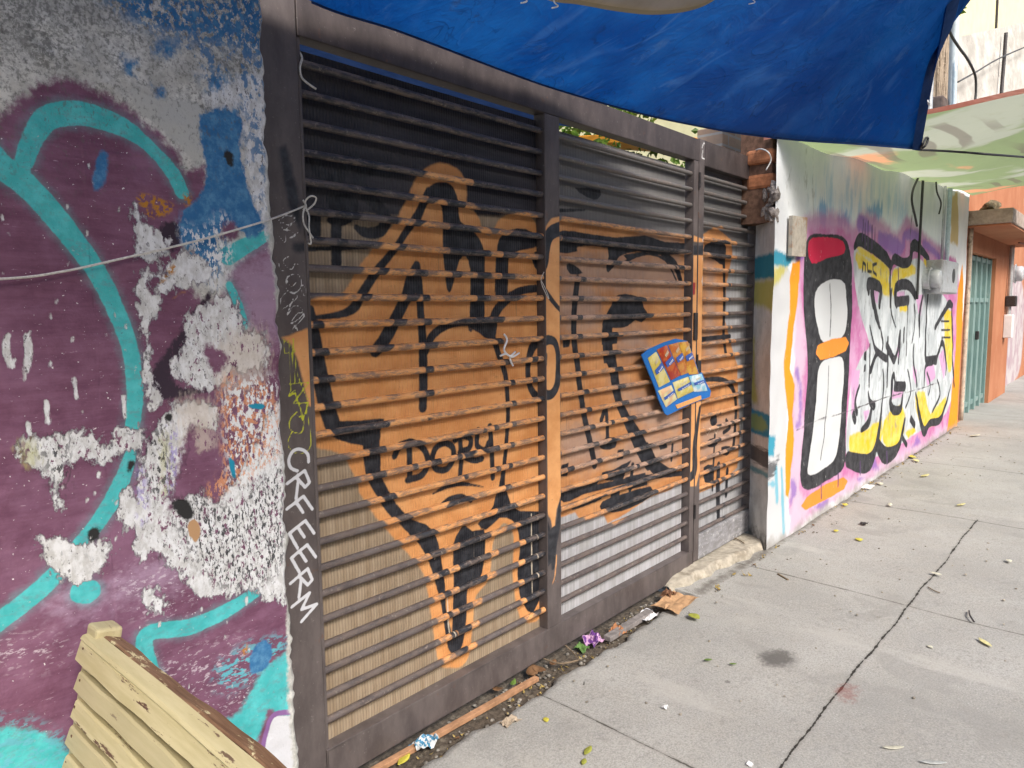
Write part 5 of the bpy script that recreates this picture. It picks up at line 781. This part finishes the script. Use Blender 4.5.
# tree
LEAFM = NT('tree_leaf'); c = LEAFM.mix(LEAFM.ramp(LEAFM.noise(5, 3), .3, .7), (.05, .10, .015), (.14, .22, .035)); LEAFM = tarp_mat('tree_leaves', lambda nt: nt.mix(nt.ramp(nt.noise(6, 3), .3, .7), (.05, .11, .015), (.16, .26, .04)), .45, bd=.001)
tree = empty('tree', (6.4, 4.3, 0), 'green tree whose leaves show between the gate and the blue tarpaulin', 'tree')
BARK = simple('bark', (.10, .075, .05), .95, .3, 20, .8, bd=.01)
mb = MB(); mb.tube(smooth_line(np.array([(6.4, 4.3, -.05), (6.42, 4.3, 1.2), (6.35, 4.25, 2.3), (6.4, 4.3, 3.4)]), 5), np.linspace(.11, .05, 16), 10)
for k in range(7):
    a = k * .9; mb.tube(smooth_line(np.array([(6.38, 4.28, 2.0 + .18 * k), (6.38 + .4 * math.cos(a), 4.28 + .4 * math.sin(a), 2.5 + .2 * k), (6.38 + .95 * math.cos(a), 4.28 + .8 * math.sin(a), 2.8 + .2 * k)]), 4), np.linspace(.04, .012, 9), 6)
mb.build('trunk', BARK, tree, smooth=True)
mb = MB(); q = np.random.default_rng(9); cl = [np.array([6.0, 4.1, 3.1]) + q.normal(size=3) * np.array([.75, .5, .42]) for _ in range(26)]
for c0 in cl:
    for _ in range(95):
        p = c0 + q.normal(size=3) * .17; d = q.normal(size=3); d /= np.linalg.norm(d); n = np.cross(d, q.normal(size=3)); n /= np.linalg.norm(n); l = q.uniform(.05, .11); w_ = l * .34; k = np.cross(d, n) * .015
        mb.add([p, p + d * l * .5 + n * w_ + k, p + d * l, p + d * l * .5 - n * w_ + k], [(0, 1, 2, 3)])
mb.build('crown', LEAFM, tree, fix=False)
ORG = simple('orange_awning_cloth', (.80, .33, .04), .7, .15, 8, .2)
o = MB().box(0, 1.9, 0, .9, -.04, .04, .01, Matrix.Translation((5.35, 3.25, 2.93)) @ Matrix.Rotation(-.12, 4, 'Y') @ Matrix.Rotation(.12, 4, 'X')).build('orange_awning', ORG); tag(o, 'orange awning seen through the slit above the grey sheet of the gate', 'awning')
def brick_mat(name, c1, c2, mort, sc=1.0):
    nt = NT(name); mp = nt.n('ShaderNodeCombineXYZ'); x = nt.sep(); nt.t.links.new(x[0], mp.inputs[0]); nt.t.links.new(x[2], mp.inputs[1]); b = nt.n('ShaderNodeTexBrick'); nt.t.links.new(mp.outputs[0], b.inputs['Vector'])
    b.inputs['Scale'].default_value = sc; b.inputs['Brick Width'].default_value = .22; b.inputs['Row Height'].default_value = .075; b.inputs['Mortar Size'].default_value = .008
    for i, cc in enumerate((c1, c2, mort)): nt.set(b.inputs[1 + i], cc)
    c = nt.mix(nt.ramp(nt.noise(20, 5), .4, .8, 0, .4), b.outputs[0], (.25, .2, .17)); return nt.finish(c, .9, b.outputs['Fac'], -.6, .006)
BRK = brick_mat('pale_brick', (.50, .36, .26), (.40, .27, .19), (.45, .42, .38))
o = MB().box(4.46, 5.3, 2.12, 2.3, 0, 2.67, .006).build('brick_wall', BRK); tag(o, 'low pale brick wall showing above the narrow gate leaf', 'wall')
o = MB().box(4.9, 6.2, 2.32, 2.36, 2.3, 2.86, .004).build('white_panel', SKYW); tag(o, 'white sheet standing behind the pale brick wall', 'panel')
PLK = simple('grey_plank', (.36, .33, .31), .9, .25, 25, .4)
a = onY(749, 145, 1.98); o = MB().box(a[0] - .045, a[0] + .045, 1.95, 2.0, 1.9, 2.78, .004).build('wooden_plank', PLK); tag(o, 'grey wooden plank standing upright behind the top corner of the narrow gate', 'plank')
strand('wire', [px3(752, 152, 1.86), px3(760, 149, 1.75), px3(768, 152, 1.66), px3(771, 160, 1.65), px3(766, 170, 1.67)], .004, STRING, 'pale wire looping over the broken bricks above the rusty post', 'wire')
# =================================================================== the orange house further on
def orange_wall(nt):
    c = nt.mix(nt.ramp(nt.noise(1.6, 5), .35, .7), (.40, .155, .075), (.48, .21, .11)); return nt.mix(nt.ramp(nt.noise((7, 7, 3), 6, .7, seed=3), .58, .74, 0, .55), c, (.55, .36, .24))
nt = NT('orange_plaster'); OWM = nt.finish(orange_wall(nt), .85, nt.noise(30, 4), .3, .004)
house = empty('orange_house', (12, 1.9, 0), 'orange plastered house front with teal doors and a concrete canopy, beyond the graffiti wall', 'house')
DX0, DX1, DZ = 10.62, 12.75, 2.16; HY = 1.70
mb = MB(); mb.box(10.17, DX0, HY, HY + .3, 0, 3.6); mb.box(DX0, DX1, HY, HY + .3, DZ, 3.6); mb.box(DX1, 14.45, HY, HY + .3, 0, 3.6); mb.build('wall', OWM, house)
TEAL = NT('teal_door_paint'); c = TEAL.mix(TEAL.ramp(TEAL.noise((8, 8, 2), 5), .3, .7), (.16, .26, .25), (.24, .34, .32)); c = TEAL.mix(TEAL.ramp(TEAL.noise((20, 20, 6), 6, .7, seed=3), .6, .7, 0, .6), c, (.33, .40, .37)); TEAL = TEAL.finish(c, .5, TEAL.noise((30, 30, 4), 4), .15)
dr = MB().box(DX0 + .005, DX1 - .005, HY + .09, HY + .13, .0, DZ - .004).build('door', TEAL, house)
mb = MB(); nP = 5
for i in range(nP + 1): 
    x = DX0 + .02 + (DX1 - DX0 - .04) * i / nP; mb.box(x - .025, x + .025, HY + .05, HY + .0895, .0, DZ - .006, .004)
for z in (.12, 1.55, DZ - .05): mb.box(DX0 + .05, DX1 - .05, HY + .064, HY + .0893, z - .03, z + .03)
mb.build('door_frame', TEAL, dr)
MB().box(11.72, 11.78, HY + .02, HY + .0635, 1.0, 1.12, .01).build('handle', LOCK, dr)
CONC = simple('canopy_concrete', (.40, .33, .28), .9, .25, 14, .5, dirt=(.26, .2, .16))
UND = OWM
zc = onY(963, 225, HY)[1]
MB().box(10.18, 14.5, HY - .48, HY - .002, zc, zc + .17, .01).build('canopy', CONC, house); MB().box(10.2, 14.48, HY - .46, HY - .004, zc - .022, zc - .002).build('canopy_underside', OWM, house)
mb = MB(); mb.tube([(13.2, HY - .36, zc - .10), (13.2, HY - .36, zc - .023)], .06, 14); mb.tube([(12.4, HY - .3, zc - .09), (13.15, HY - .36, zc - .075)], .012, 6); mb.build('ceiling_lamp', simple('brown_fitting', (.18, .07, .04), .6, .2, 20, .1), house)
strand('pipe', [(10.3, HY - .05, .05), (10.3, HY - .05, 1.6), (10.3, HY - .05, zc - .03)], .03, simple('chalky_pipe', (.55, .45, .36), .8, .25, 14, .3, dirt=(.12, .1, .09)), 'chalky pipe standing in the corner between the graffiti wall and the teal doors', 'pipe')
DEB = simple('canopy_debris', (.16, .13, .08), .95, .5, 20, .8)
bm = bmesh.new()
for i in range(9): lump(bm, (10.35 + .2 * i, HY - .2, zc + .21 + .03 * math.sin(i * 2.1)), .07 + .03 * math.sin(i), i + 40, 2, .5, (1.5, 1, .8))
o = bm_to(MB(), bm).build('rubble', DEB); tag(o, 'heap of dry leaves and rubble lying on the concrete canopy', 'debris')
# beyond: lower wall with pale graffiti, a meter, and the street's end
RL2 = [Layer('pale_tag', lambda nt: nt.mix(nt.ramp(nt.noise(3, 4), .4, .6), (.42, .32, .35), (.52, .48, .48)), [poly(np.array([(14.55, .1), (14.6, 1.9), (15.2, 2.15), (16.8, 2.0), (17.6, 1.3), (17.4, .1)]))], .12, .2, (4, 4, 4)), Layer('pale_lines', (.30, .22, .25), [stroke([(14.9, .3), (15.0, 1.5), (15.5, 1.8), (15.6, .5)], .05), stroke([(15.9, .3), (16.1, 1.7), (16.6, 1.2), (16.5, .3)], .05), stroke([(16.9, .4), (17.1, 1.5), (17.5, .8)], .05)], .03, .04, (8, 8, 8))]
nt = NT('far_wall_paint'); c, _ = paint(nt, orange_wall(nt), RL2); FWM = nt.finish(c, .85, nt.noise(20, 4), .3, .004)
xs = gridlines(14.46, 24, .08); zs = gridlines(0, 4.5, .08); A, B = np.meshgrid(xs, zs, indexing='ij'); Pw = np.stack([A, np.full_like(A, 1.83), B], -1); mb = MB().sheet(Pw).box(14.46, 24, 1.85, 2.1, 0, 4.5); V = mb.verts()
fw = mb.build('far_wall', FWM, attrs=attrs_for(V, RL2), fix=False); tag(fw, 'far orange wall with pale pink graffiti past the teal doors', 'wall')
FW2 = simple('far_plaster', (.35, .25, .20), .9, .3, 2, .3)
o = MB().box(24.02, 60, 2.3, 2.6, 0, 3.4).build('far_wall', FW2); tag(o, 'dull brown wall at the far end of the sidewalk', 'wall')
mx = onY(1004, 275, 1.7)[0]
e = meter(1010, 274, 1.82, .15, .2, 'round grey electric meter on the far orange wall beyond the teal doors', METAL)
strand('pipe', [(13.9, HY - .05, 1.2), (13.9, HY - .05, 1.9), (13.9, HY - .05, zc - .02)], .035, METAL, 'galvanised conduit pipe dropping from the concrete canopy to a white box', 'pipe')
o = MB().box(13.8, 14.0, HY - .12, HY - .003, .95, 1.32, .01).build('junction_box', SKYW); tag(o, 'white junction box below the galvanised conduit on the orange house', 'junction box')
o = MB().box(13.82, 13.98, HY - .15, HY - .003, 1.45, 1.62, .015).build('switch_box', LOCK); tag(o, 'small black switch box on the conduit under the concrete canopy', 'switch box')
# upper storeys seen beside the blue tarpaulin
nt = NT('grey_render'); c = nt.mix(nt.ramp(nt.noise((2, 2, 4), 6, .7), .35, .68), (.42, .40, .36), (.64, .62, .57)); c = nt.mix(nt.ramp(nt.noise((4, 4, 12), 6, .75, seed=3), .58, .70, 0, .6), c, (.24, .22, .19)); GRW = nt.finish(c, .9, nt.noise(14, 5), .5, .02)
zt0 = onY(962, 36, 2.15)[1]; zt1 = onY(1024, 22, 2.15)[1]; xa, xb = onY(962, 36, 2.15)[0], onY(1024, 22, 2.15)[0]
up = MB().slab([(9.6, 3.1), (xa, 3.1), (xb, 3.1), (30, 3.1), (30, zt1 + (30 - xb) * .05), (xb, zt1), (xa, zt0), (9.6, zt0 - .5)], 2.15, 2.4).build('upper_wall', GRW); tag(up, 'stained grey upper wall above the printed canopy, with a sloping top', 'wall')
YEL = simple('pale_yellow_plaster', (.74, .70, .42), .85, .08, 3, .2)
yb = empty('yellow_building', (24, 8, 0), 'pale yellow building rising behind the grey upper wall', 'building'); MB().box(12, 40, 4.2, 10, 0, 14).build('wall', YEL, yb); MB().box(11.8, 40.2, 4.0, 10.2, 14.002, 14.25).build('roof_slab', CONC, yb)
strand('pole', [px3(951.5, 118, 1.72), px3(954, 40, 1.72), px3(956, -20, 1.72), (px3(956, -20, 1.72)[0], 1.72, 7)], .045, simple('pale_pole', (.58, .66, .70), .5, .15, 10, .1), 'pale blue metal pole rising beside the blue tarpaulin in front of the grey upper wall', 'pole')
strand('pole', [px3(929, 118, 1.72), px3(931, 70, 1.72), px3(936, 20, 1.72)], .03, METAL, 'short pale pole half hidden by the edge of the blue tarpaulin', 'pole')
strand('pole', [px3(1002, 60, 2.05), px3(1004.5, 50, 2.05), px3(1005, 34, 2.05)], .02, LOCK, 'unused', 'rod') if False else None
strand('rod', [px3(1001, 97, 2.08), px3(1004, 60, 2.08), px3(1006, 33, 2.08)], .03, LOCK, 'dark iron rod standing in front of the grey upper wall', 'rod')
strand('rod', [px3(996, 30, 2.5), px3(997, 10, 2.5), px3(998, -15, 2.5)], .025, LOCK, 'thin rod rising above the top of the grey upper wall against yellow', 'rod')
strand('cable', [px3(946, 12, 1.6), px3(950, 32, 1.6), px3(958, 46, 1.6), px3(968, 60, 1.6), px3(975, 75, 1.6), px3(976, 90, 1.6), px3(975, 102, 1.6)], .014, PVC, 'black cable curving past the pale blue pole down to the canopy', 'cable')
strand('cable', [px3(958, 82, 2.0), px3(976, 72, 2.0), px3(1000, 58, 2.0), px3(1030, 45, 2.0)], .012, PVC, 'thin cable slanting up across the grey upper wall', 'cable')
MESH = simple('rusty_mesh', (.34, .27, .20), .8, .3, 20, .3)
mb = MB(); xA, zA = onY(930, 100, 1.9); xB, zB = onY(953, 42, 1.9)
for i in range(22):
    x = xA + (xB - xA) * i / 21; mb.tube([(x, 1.9, zA - .1), (x + .25 * math.sin(i), 1.9 + .01 * (i % 2), zB + .2)], .016, 5); 
for i in range(12): z = zA + (zB - zA) * i / 11; mb.tube([(xA, 1.91, z), (xB, 1.91, z + .1)], .012, 5)
o = mb.build('wire_mesh', MESH); tag(o, 'rusty wire mesh panel between the blue tarpaulin and the pale pole', 'mesh')
o = MB().box(xA - .1, xB + .6, 1.75, 1.88, 2.9, onY(940, 97, 1.8)[1], .02).build('parapet', simple('dark_parapet', (.13, .10, .09), .9, .4, 10, .5)); tag(o, 'dark stained parapet block behind the printed canopy under the wire mesh', 'parapet')
# vine on the pole
mb = MB(); q = np.random.default_rng(3)
for _ in range(70):
    p = np.array(px3(951 + q.normal() * 2.5, q.uniform(-14, 12), 1.66)); d = q.normal(size=3); d /= np.linalg.norm(d); n = np.cross(d, q.normal(size=3)); n /= np.linalg.norm(n); l = .14
    mb.add([p, p + d * l * .5 + n * .04, p + d * l, p + d * l * .5 - n * .04], [(0, 1, 2, 3)])
o = mb.build('vine', LEAFM, fix=False); tag(o, 'green vine leaves hanging on the top of the pale blue pole', 'vine')
# =================================================================== leaves and litter
LCOL = {'yellow': (.62, .55, .08), 'pale yellow': (.68, .62, .30), 'green': (.15, .25, .05), 'pale': (.62, .60, .48), 'brown': (.22, .12, .06), 'lime': (.36, .38, .07), 'grey': (.48, .50, .48)}
LM = {}
for k, v in LCOL.items():
    nt = NT('leaf_' + k.replace(' ', '_')); c = nt.mix(nt.ramp(nt.noise(60, 4), .35, .7), tuple(x * .75 for x in v), v); LM[k] = nt.finish(nt.mix(nt.ramp(nt.noise(120, 3, seed=4), .64, .72, 0, .6), c, (.2, .11, .05)), .6, nt.noise(200, 2), .2, .0006)
def leaf(px, py, ln, wd, ang, col, label, z=.006, curl=.25):
    x, y = onZ(px, py, z); e = np.linspace(0, 1, 9); mb = MB(); P = []
    for t in e:
        hw = wd / 2 * math.sin(math.pi * min(1, t * .96 + .02)) ** .8; l = (t - .5) * ln; h = .004 + curl * ln * (t - .5) ** 2
        P.append([(l, -hw, h + hw * .35), (l, 0, h), (l, hw, h + hw * .35)])
    P = np.array(P); ca, sa = math.cos(ang), math.sin(ang); Q = P.copy(); Q[..., 0] = P[..., 0] * ca - P[..., 1] * sa + x; Q[..., 1] = P[..., 0] * sa + P[..., 1] * ca + y; Q[..., 2] += z - P[..., 2].min()
    o = mb.sheet(Q).build('leaf', LM[col], smooth=True, fix=False); 
    # thin the blade a little so it is not paper
    md = o.modifiers.new('thickness', 'SOLIDIFY'); md.thickness = .0008
    return tag(o, label, 'leaf', 'fallen leaves on the sidewalk')
LV = [(588, 751, .055, .022, .2, 'lime', 'larger yellow-green leaf of the pair on the near sidewalk slab'), (584, 762, .035, .018, .4, 'lime', 'smaller yellow-green leaf just below the larger one on the near slab'), (546, 720, .030, .022, .9, 'yellow', 'round yellow leaf beside the cracked sidewalk edge'), (404, 760, .07, .03, .3, 'yellow', 'yellow leaf on the dirt at the bottom end of the gate rail'), (694, 617, .07, .05, 1.2, 'lime', 'crumpled lime leaf right of the brown cardboard'), (708, 660, .035, .016, 2.4, 'green', 'small green leaf left of the dark stain'), (733, 664, .03, .012, 2.2, 'green', 'tiny green sliver of leaf nearest to the dark stain'), (893, 748, .075, .018, 2.3, 'pale', 'long pale leaf at the lower right, left of the grey one'), (933, 763, .085, .018, 2.2, 'grey', 'grey folded leaf at the bottom edge of the view'), (985, 643, .085, .026, .75, 'pale yellow', 'straw coloured leaf alone on the right side of the sidewalk'), (859, 540, .06, .045, .5, 'yellow', 'yellow leaf on the slab in front of the orange painted bar'), (836, 531, .05, .03, .1, 'yellow', 'little yellow leaf close to the foot of the painted block letter'), (961, 505, .11, .03, 2.8, 'pale yellow', 'straw leaf beyond the end of the long sidewalk joint'), (910, 457, .16, .07, .9, 'yellow', 'curled yellow leaf at the foot of the silver letters'), (916, 461, .13, .05, .5, 'pale yellow', 'flat straw leaf beside the curled yellow one at the wall foot'), (880, 484, .10, .05, .4, 'pale', 'pale leaf on the sidewalk under the yellow letter tips'), (845, 505, .07, .04, .3, 'yellow', 'yellow leaf against the wall foot beneath the orange bar'), (1009, 561, .05, .03, .4, 'pale', 'pale speck of leaf at the right edge of the view'), (492, 703, .05, .016, 2.5, 'pale yellow', 'straw leaf lying in the dirt beside the wooden lath'), (936, 574, .06, .03, 1.4, 'pale', 'pale leaf lying on the long sidewalk joint'), (930, 647, .03, .02, 1, 'pale', 'tiny pale leaf left of the straw coloured one'), (890, 505, .09, .03, .2, 'pale', 'pale leaf on the middle slab behind the yellow one'), (925, 476, .14, .04, 2.9, 'pale yellow', 'long straw leaf further along the sidewalk near the silver letters'), (975, 436, .2, .06, 2.8, 'pale', 'pale leaf in front of the teal doors')]
for a in LV: leaf(*a, z=.008 if a[0] not in (404, 492) else -.02)
BROWNS = [(532, 674, .09, .05, .7, 'brown', 'largest crumpled brown leaf in the dirt under the gate'), (539, 671, .07, .045, 1.6, 'brown', 'brown leaf standing beside the largest one under the gate'), (553, 664, .05, .03, .3, 'brown', 'brown leaf between the two twigs under the gate'), (497, 690, .05, .03, 2.0, 'brown', 'small brown leaf at the end of the wooden lath'), (513, 684, .05, .022, .4, 'green', 'green leaf on the dirt next to the wooden lath')]
for a in BROWNS: leaf(*a, z=-.015, curl=.9)
def scrap(px, py, sz, mat, label, cat, seed, z=.004, flat_=.35, asp=1.0):
    x, y = onZ(px, py, z); q = np.random.default_rng(seed); n = 11; u = np.linspace(-1, 1, n); A, B = np.meshgrid(u, u, indexing='ij'); rr = np.maximum(abs(A), abs(B))
    h = flat_ * sz * (vnoise(A + 3, B + 3, 1.6, seed) + .5 * vnoise(A + 3, B + 3, 4, seed + 1)); k = 1 - .25 * vnoise(A + 5, B + 5, 1.3, seed + 2) * rr
    g = np.stack([x + A * sz * .5 * k * asp, y + B * sz * .5 * k, z + h - h.min()], -1); o = MB().sheet(g).build(cat.replace(' ', '_'), mat, smooth=False, fix=False); md = o.modifiers.new('thickness', 'SOLIDIFY'); md.thickness = .0012; return tag(o, label, cat)
CARD = simple('brown_cardboard', (.46, .28, .15), .9, .2, 30, .3)
scrap(676, 603, .17, CARD, 'torn flat piece of brown cardboard at the end of the bottom rail', 'cardboard', 5, z=.006, flat_=.12, asp=1.5)
scrap(668, 597, .07, simple('rusty_scrap', (.18, .09, .05), .9, .3, 30, .4), 'dark brown scrap between the cardboard and the concrete ledge', 'scrap', 8, z=.004, flat_=.5)
nt = NT('blue_white_wrapper'); c = nt.mix(nt.ramp(nt.noise(45, 2), .46, .52), (.06, .22, .36), (.60, .62, .62)); scrap(425, 747, .075, nt.finish(c, .35, None), 'crumpled blue and white wrapper in the dirt under the gate', 'wrapper', 11, z=-.03, flat_=.6, asp=1.4)
nt = NT('purple_wrapper'); c = nt.mix(nt.ramp(nt.noise(30, 2), .46, .52), (.14, .05, .22), (.52, .32, .48)); scrap(593, 643, .09, nt.finish(c, .3, None), 'purple and pink snack wrapper in the dirt near the middle of the gate', 'wrapper', 14, z=-.03, flat_=.45, asp=1.2)
scrap(617, 634, .07, simple('orange_scrap_mat', (.36, .16, .07), .6, .3, 40, .2), 'orange scrap in the dirt right of the purple wrapper', 'scrap', 17, z=-.02, flat_=.5)
scrap(582, 650, .06, simple('green_scrap_mat', (.10, .19, .05), .6, .3, 40, .2), 'green scrap beside the purple wrapper', 'scrap', 19, z=-.03, flat_=.5)
scrap(665, 708, .022, WHITEP, 'tiny crumpled white paper on the near sidewalk slab', 'paper', 21, flat_=.7)
scrap(750, 765, .02, WHITEP, 'white crumb of paper at the bottom edge beside the long joint', 'paper', 23, flat_=.5)
scrap(646, 617, .09, WHITEP, 'whitish plastic flake near the brown cardboard', 'plastic scrap', 25, z=-.01, flat_=.25, asp=1.6)
scrap(510, 723, .05, simple('tan_scrap', (.42, .34, .25), .9, .2, 30, .3), 'tan twisted scrap of paper on the cracked sidewalk edge', 'paper', 27, z=.005, flat_=.4, asp=1.7)
scrap(866, 487, .11, simple('paint_flakes', (.72, .70, .66), .8, .15, 30, .3), 'white flakes of fallen paint at the foot of the painted block letter', 'paint flakes', 29, z=.004, flat_=.1, asp=1.5)
scrap(864, 524, .05, LOCK, 'black scrap lying on the slab in front of the painted block letter', 'scrap', 31, flat_=.3, asp=1.4)
LATH = simple('raw_lath', (.40, .22, .12), .85, .25, 30, .3)
a, b = np.array((*onZ(365, 778, -.025), -.018)), np.array((*onZ(537, 680, -.025), -.012)); d = (b - a) / np.linalg.norm(b - a); ang = math.atan2(d[1], d[0]); L_ = np.linalg.norm(b - a)
o = MB().box(0, L_, -.012, .012, -.008, .010, .002, Matrix.Translation(a) @ Matrix.Rotation(ang, 4, 'Z')).build('wooden_lath', LATH); tag(o, 'thin reddish wooden lath lying along the foot of the gate', 'lath')
a, b = np.array((*onZ(607, 640, -.01), -.004)), np.array((*onZ(650, 613, -.01), -.002)); d = (b - a); ang = math.atan2(d[1], d[0]); L_ = np.linalg.norm(d)
o = MB().box(0, L_, -.02, .02, -.012, .012, .003, Matrix.Translation(a) @ Matrix.Rotation(ang, 4, 'Z')).build('wooden_batten', simple('grey_batten', (.22, .20, .19), .9, .3, 30, .4)); tag(o, 'grey weathered batten under the bottom rail left of the cardboard', 'batten')
TW = simple('twig_wood', (.20, .15, .10), .9, .3, 40, .4)
strand('twig', [(*onZ(543, 659, -.015), -.012), (*onZ(560, 664, -.01), -.008), (*onZ(578, 661, -.005), -.002)], .004, TW, 'grey twig lying across the dirt below the middle bar of the gate', 'twig')
strand('twig', [(*onZ(565, 648, -.01), .004), (*onZ(573, 654, -.01), -.002), (*onZ(579, 661, -.01), -.006)], .003, TW, 'thin twig crossing the longer one in the dirt', 'twig')
strand('twig', [(*onZ(969, 612), .006), (*onZ(970, 618), .012), (*onZ(974, 623), .006)], .004, LOCK, 'curved dark twig on the right side of the sidewalk', 'twig')
strand('twig', [(*onZ(778, 575), .006), (*onZ(783, 578), .006), (*onZ(788, 581), .006)], .006, TW, 'short dark twig on the sidewalk in front of the concrete ledge', 'twig')
strand('twig', [(*onZ(728, 545), .052), (*onZ(736, 547), .054), (*onZ(744, 551), .05)], .004, TW, 'small twig lying on the concrete ledge', 'twig')
strand('twig', [(*onZ(928, 588), .006), (*onZ(934, 592), .008), (*onZ(940, 594), .006)], .003, TW, 'thin twig beside the long sidewalk joint', 'twig')
mb = MB(); q = np.random.default_rng(77)
for i in range(190):
    if i < 120: x, y, z = q.uniform(1.0, 3.3), q.uniform(1.71, 1.84), -.030
    else: x = q.uniform(3.3, 10); y = 1.645 - abs(q.normal()) * .035; z = .006
    a_ = q.uniform(0, 6.28); l = q.uniform(.010, .032) * (1.0 if i < 120 else 1.5); wd_ = l * q.uniform(.25, .5); ca, sa = math.cos(a_), math.sin(a_); cv = q.uniform(.1, .5) * l
    pts = [(-l / 2, 0, cv), (-l * .1, -wd_ / 2, 0), (l * .15, 0, -.0), (-l * .1, wd_ / 2, cv * .4), (l / 2, 0, cv * q.uniform(.2, 1.2))]
    mb.add([(x + u_ * ca - v_ * sa, y + u_ * sa + v_ * ca, z + h_) for u_, v_, h_ in pts], [(0, 1, 2), (0, 2, 3), (1, 4, 2), (2, 4, 3)])
nt = NT('dry_leaf_bits'); c = nt.mix(nt.ramp(nt.noise(21, 2), .40, .52), (.13, .07, .035), (.36, .27, .09)); c = nt.mix(nt.ramp(nt.noise(17, 2, seed=4), .58, .64), c, (.42, .38, .28))
o = mb.build('leaf_litter', nt.finish(c, .8), fix=False); tag(o, 'bits of dry leaf gathered in the dirt under the gate and along the wall foot', 'leaf litter', kind='stuff')
# gravel in the dirt strip and crumbs on the walk
bm = bmesh.new(); q = np.random.default_rng(12)
for i in range(260):
    x = q.uniform(1.0, 3.35); y = q.uniform(1.70, 1.86); lump(bm, (x, y, -.036 + q.uniform(-.004, .006)), q.uniform(.003, .011), i + 100, 1, .4, (1, 1, .7))
o = bm_to(MB(), bm).build('gravel', simple('grey_gravel', (.23, .21, .18), .9, .5, 60, .3), smooth=True); tag(o, 'loose gravel in the dirt strip along the foot of the gate', 'gravel', kind='stuff')
bm = bmesh.new()
for i in range(230):
    t = q.random() ** 1.5; x = q.uniform(2.0, 10); y = q.uniform(.2, 1.62) if i % 3 else 1.64 - abs(q.normal()) * .06; lump(bm, (x, y, .004), q.uniform(.002, .006) * (1 + (x - 2) * .12), i + 900, 1, .4, (1.3, 1, .6))
o = bm_to(MB(), bm).build('crumbs', simple('sidewalk_crumbs', (.30, .27, .22), .9, .6, 9, .2), smooth=True); tag(o, 'fine grit and crumbs scattered over the sidewalk', 'grit', kind='stuff')
